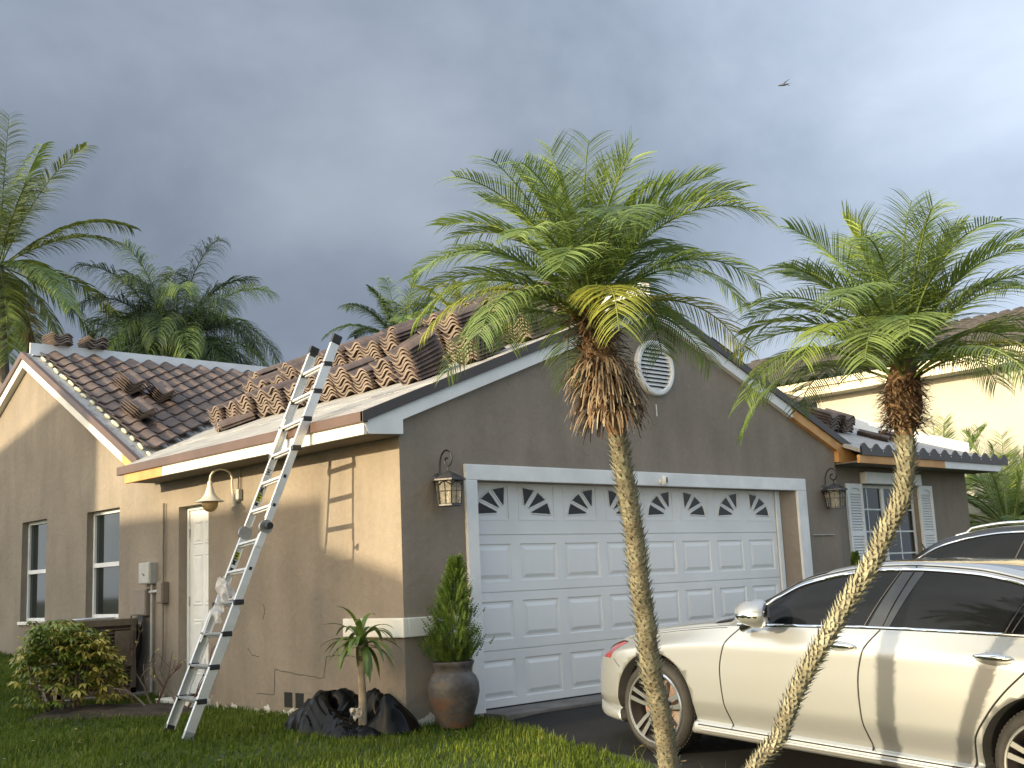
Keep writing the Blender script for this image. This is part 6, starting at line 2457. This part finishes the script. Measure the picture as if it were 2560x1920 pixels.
gr1 = pm('grass_blade', col=(0.112, 0.160, 0.018), rough=0.5, var=0.3, vscale=1.1, spec=0.12, col2=(0.055, 0.092, 0.009), trans=0.25)
gr2 = pm('grass_blade_light', col=(0.21, 0.235, 0.040), rough=0.55, var=0.3, vscale=1.5, spec=0.15, col2=(0.105, 0.145, 0.025), trans=0.25)
rng = np.random.default_rng(6)
def lawn(name, label, x0, x1, y0, y1, dens, hmin, hmax, wd, seed):
    n = int((x1 - x0) * (y1 - y0) * dens)
    x = rng.uniform(x0, x1, n)
    y = rng.uniform(y0, y1, n)
    # keep what the place shows: lawn only, not drive, bed, pad or house
    dl = np.array([drive_left(t) for t in y])
    keep = np.where(y < 0.0, x < dl + 0.03 * rng.standard_normal(n), x < -0.015)
    keep &= ~((x > 0.0) & (y > -0.03))
    keep &= ~((x > 0.72) & (y > -0.35))
    rel = np.stack([x + 0.85, y - 3.75], 1)
    la = rel @ np.array([0.734, -0.68])
    de = rel @ np.array([0.68, 0.734])
    keep &= ~((np.abs(la) < 0.80) & (np.abs(de) < 0.45 + 0.08 * rng.standard_normal(n)))
    keep &= ~((x > -1.1) & (x < 0.02) & (y > 4.8) & (y < 5.95))
    keep &= ~(((x + 0.45) / 0.36) ** 2 + ((y - 0.30) / 0.42) ** 2 < 1)
    keep &= ~(((x + 0.25) / 0.30) ** 2 + ((y - 0.05) / 0.32) ** 2 < 1)
    keep &= ~((x - 0.30) ** 2 + (y + 0.27) ** 2 < 0.13 ** 2)
    # camera cone with a wide margin
    rx, ry = x - CAM.x, y - CAM.y
    dep = rx * math.sin(YAW) + ry * math.cos(YAW)
    lat = rx * math.cos(YAW) - ry * math.sin(YAW)
    keep &= (dep > 4.2) & (np.abs(lat) < dep * 0.62 + 0.6)
    x, y = x[keep], y[keep]
    n = len(x)
    z = np.array([g(a, b_) for a, b_ in zip(x, y)]) - 0.012
    patch = np.array([noise.noise((a * 0.9, b_ * 0.9, 5.0)) + 0.6 * noise.noise((a * 3.1, b_ * 3.1, 9.0)) for a, b_ in zip(x, y)])
    h = rng.uniform(hmin, hmax, n) * (0.9 + 0.5 * patch)
    az = rng.uniform(0, 2 * np.pi, n)
    lean = rng.uniform(0.1, 0.75, n)
    w_ = wd * rng.uniform(0.7, 1.3, n)
    dx, dyv = np.cos(az), np.sin(az)
    sx, sy = -dyv, dx
    P = np.stack([x, y, z], 1)
    D = np.stack([dx, dyv, np.zeros(n)], 1)
    Sd = np.stack([sx, sy, np.zeros(n)], 1)
    Z = np.array([0, 0, 1.0])
    hh = h[:, None]
    m1 = P + D * (lean * h * 0.30)[:, None] + Z * hh * 0.55
    tp = P + D * (lean * h * 0.95)[:, None] + Z * hh * (1 - 0.30 * lean[:, None])
    ww = w_[:, None]
    verts = np.stack([P - Sd * ww, P + Sd * ww, m1 + Sd * ww * 0.8, m1 - Sd * ww * 0.8, tp + Sd * ww * 0.12, tp - Sd * ww * 0.12], 1).reshape(-1, 3)
    b0 = np.arange(n)[:, None] * 6
    f1 = b0 + np.array([0, 1, 2, 3])
    f2 = b0 + np.array([3, 2, 4, 5])
    faces = np.concatenate([f1, f2])
    mi = np.where(rng.random(n) + 0.35 * patch > 0.82, 1, 0)
    mi = np.concatenate([mi, mi])
    o = npmesh(name, verts, faces, [gr1, gr2], None, mi=mi)
    return tag(o, label, 'grass', kind='stuff')
lawn('grass', 'green lawn grass round the house and along the driveway', -7.0, 0.9, -5.5, 11.5, 2400, 0.035, 0.085, 0.0036, 1)
# a few tall weeds at the drive edge
random.seed(2)
wm = gr2
q = MB()
for k in range(46):
    y = random.uniform(-4.4, -2.0)
    x = drive_left(y) - random.uniform(-0.02, 0.25)
    rows_ = strap((x, y, g(x, y) - 0.01), random.uniform(0, 6.28), R(random.uniform(45, 85)), random.uniform(0.10, 0.26), 0.0028, random.uniform(0.2, 1.4), 6, 0.1)
    q.grid(rows_)
tag(q.build('grass_stalks', wm), 'thin tall grass stalks along the driveway edge', 'grass', kind='stuff')

# fallen leaves on the grass and the drive
random.seed(91)
lm = pm('fallen_leaf', (0.20, 0.13, 0.06), 0.8, 0.3, 9, col2=(0.30, 0.24, 0.10))
q = MB()
for k in range(130):
    x, y = random.uniform(-4.5, 3.0), random.uniform(-4.0, 5.5)
    if y > -0.4 and x > -0.1:
        continue
    on = y < 0 and x > drive_left(y)
    z = g(x, y) + (0.020 if on else random.uniform(0.03, 0.055))
    a = random.uniform(0, 2 * PI)
    L_ = random.uniform(0.025, 0.06)
    d = Vector((math.cos(a), math.sin(a), random.uniform(-.1, .25)))
    sd = Vector((-math.sin(a), math.cos(a), random.uniform(-.2, .2))) * 0.28
    c = Vector((x, y, z))
    q.add([c, c + (d * 0.5 + sd) * L_, c + d * L_ + Vector((0, 0, 0.006)), c + (d * 0.5 - sd) * L_], [(0, 1, 2, 3)])
tag(q.build('leaf_litter', lm), 'small brown fallen leaves scattered on lawn and driveway', 'leaf litter', kind='stuff')
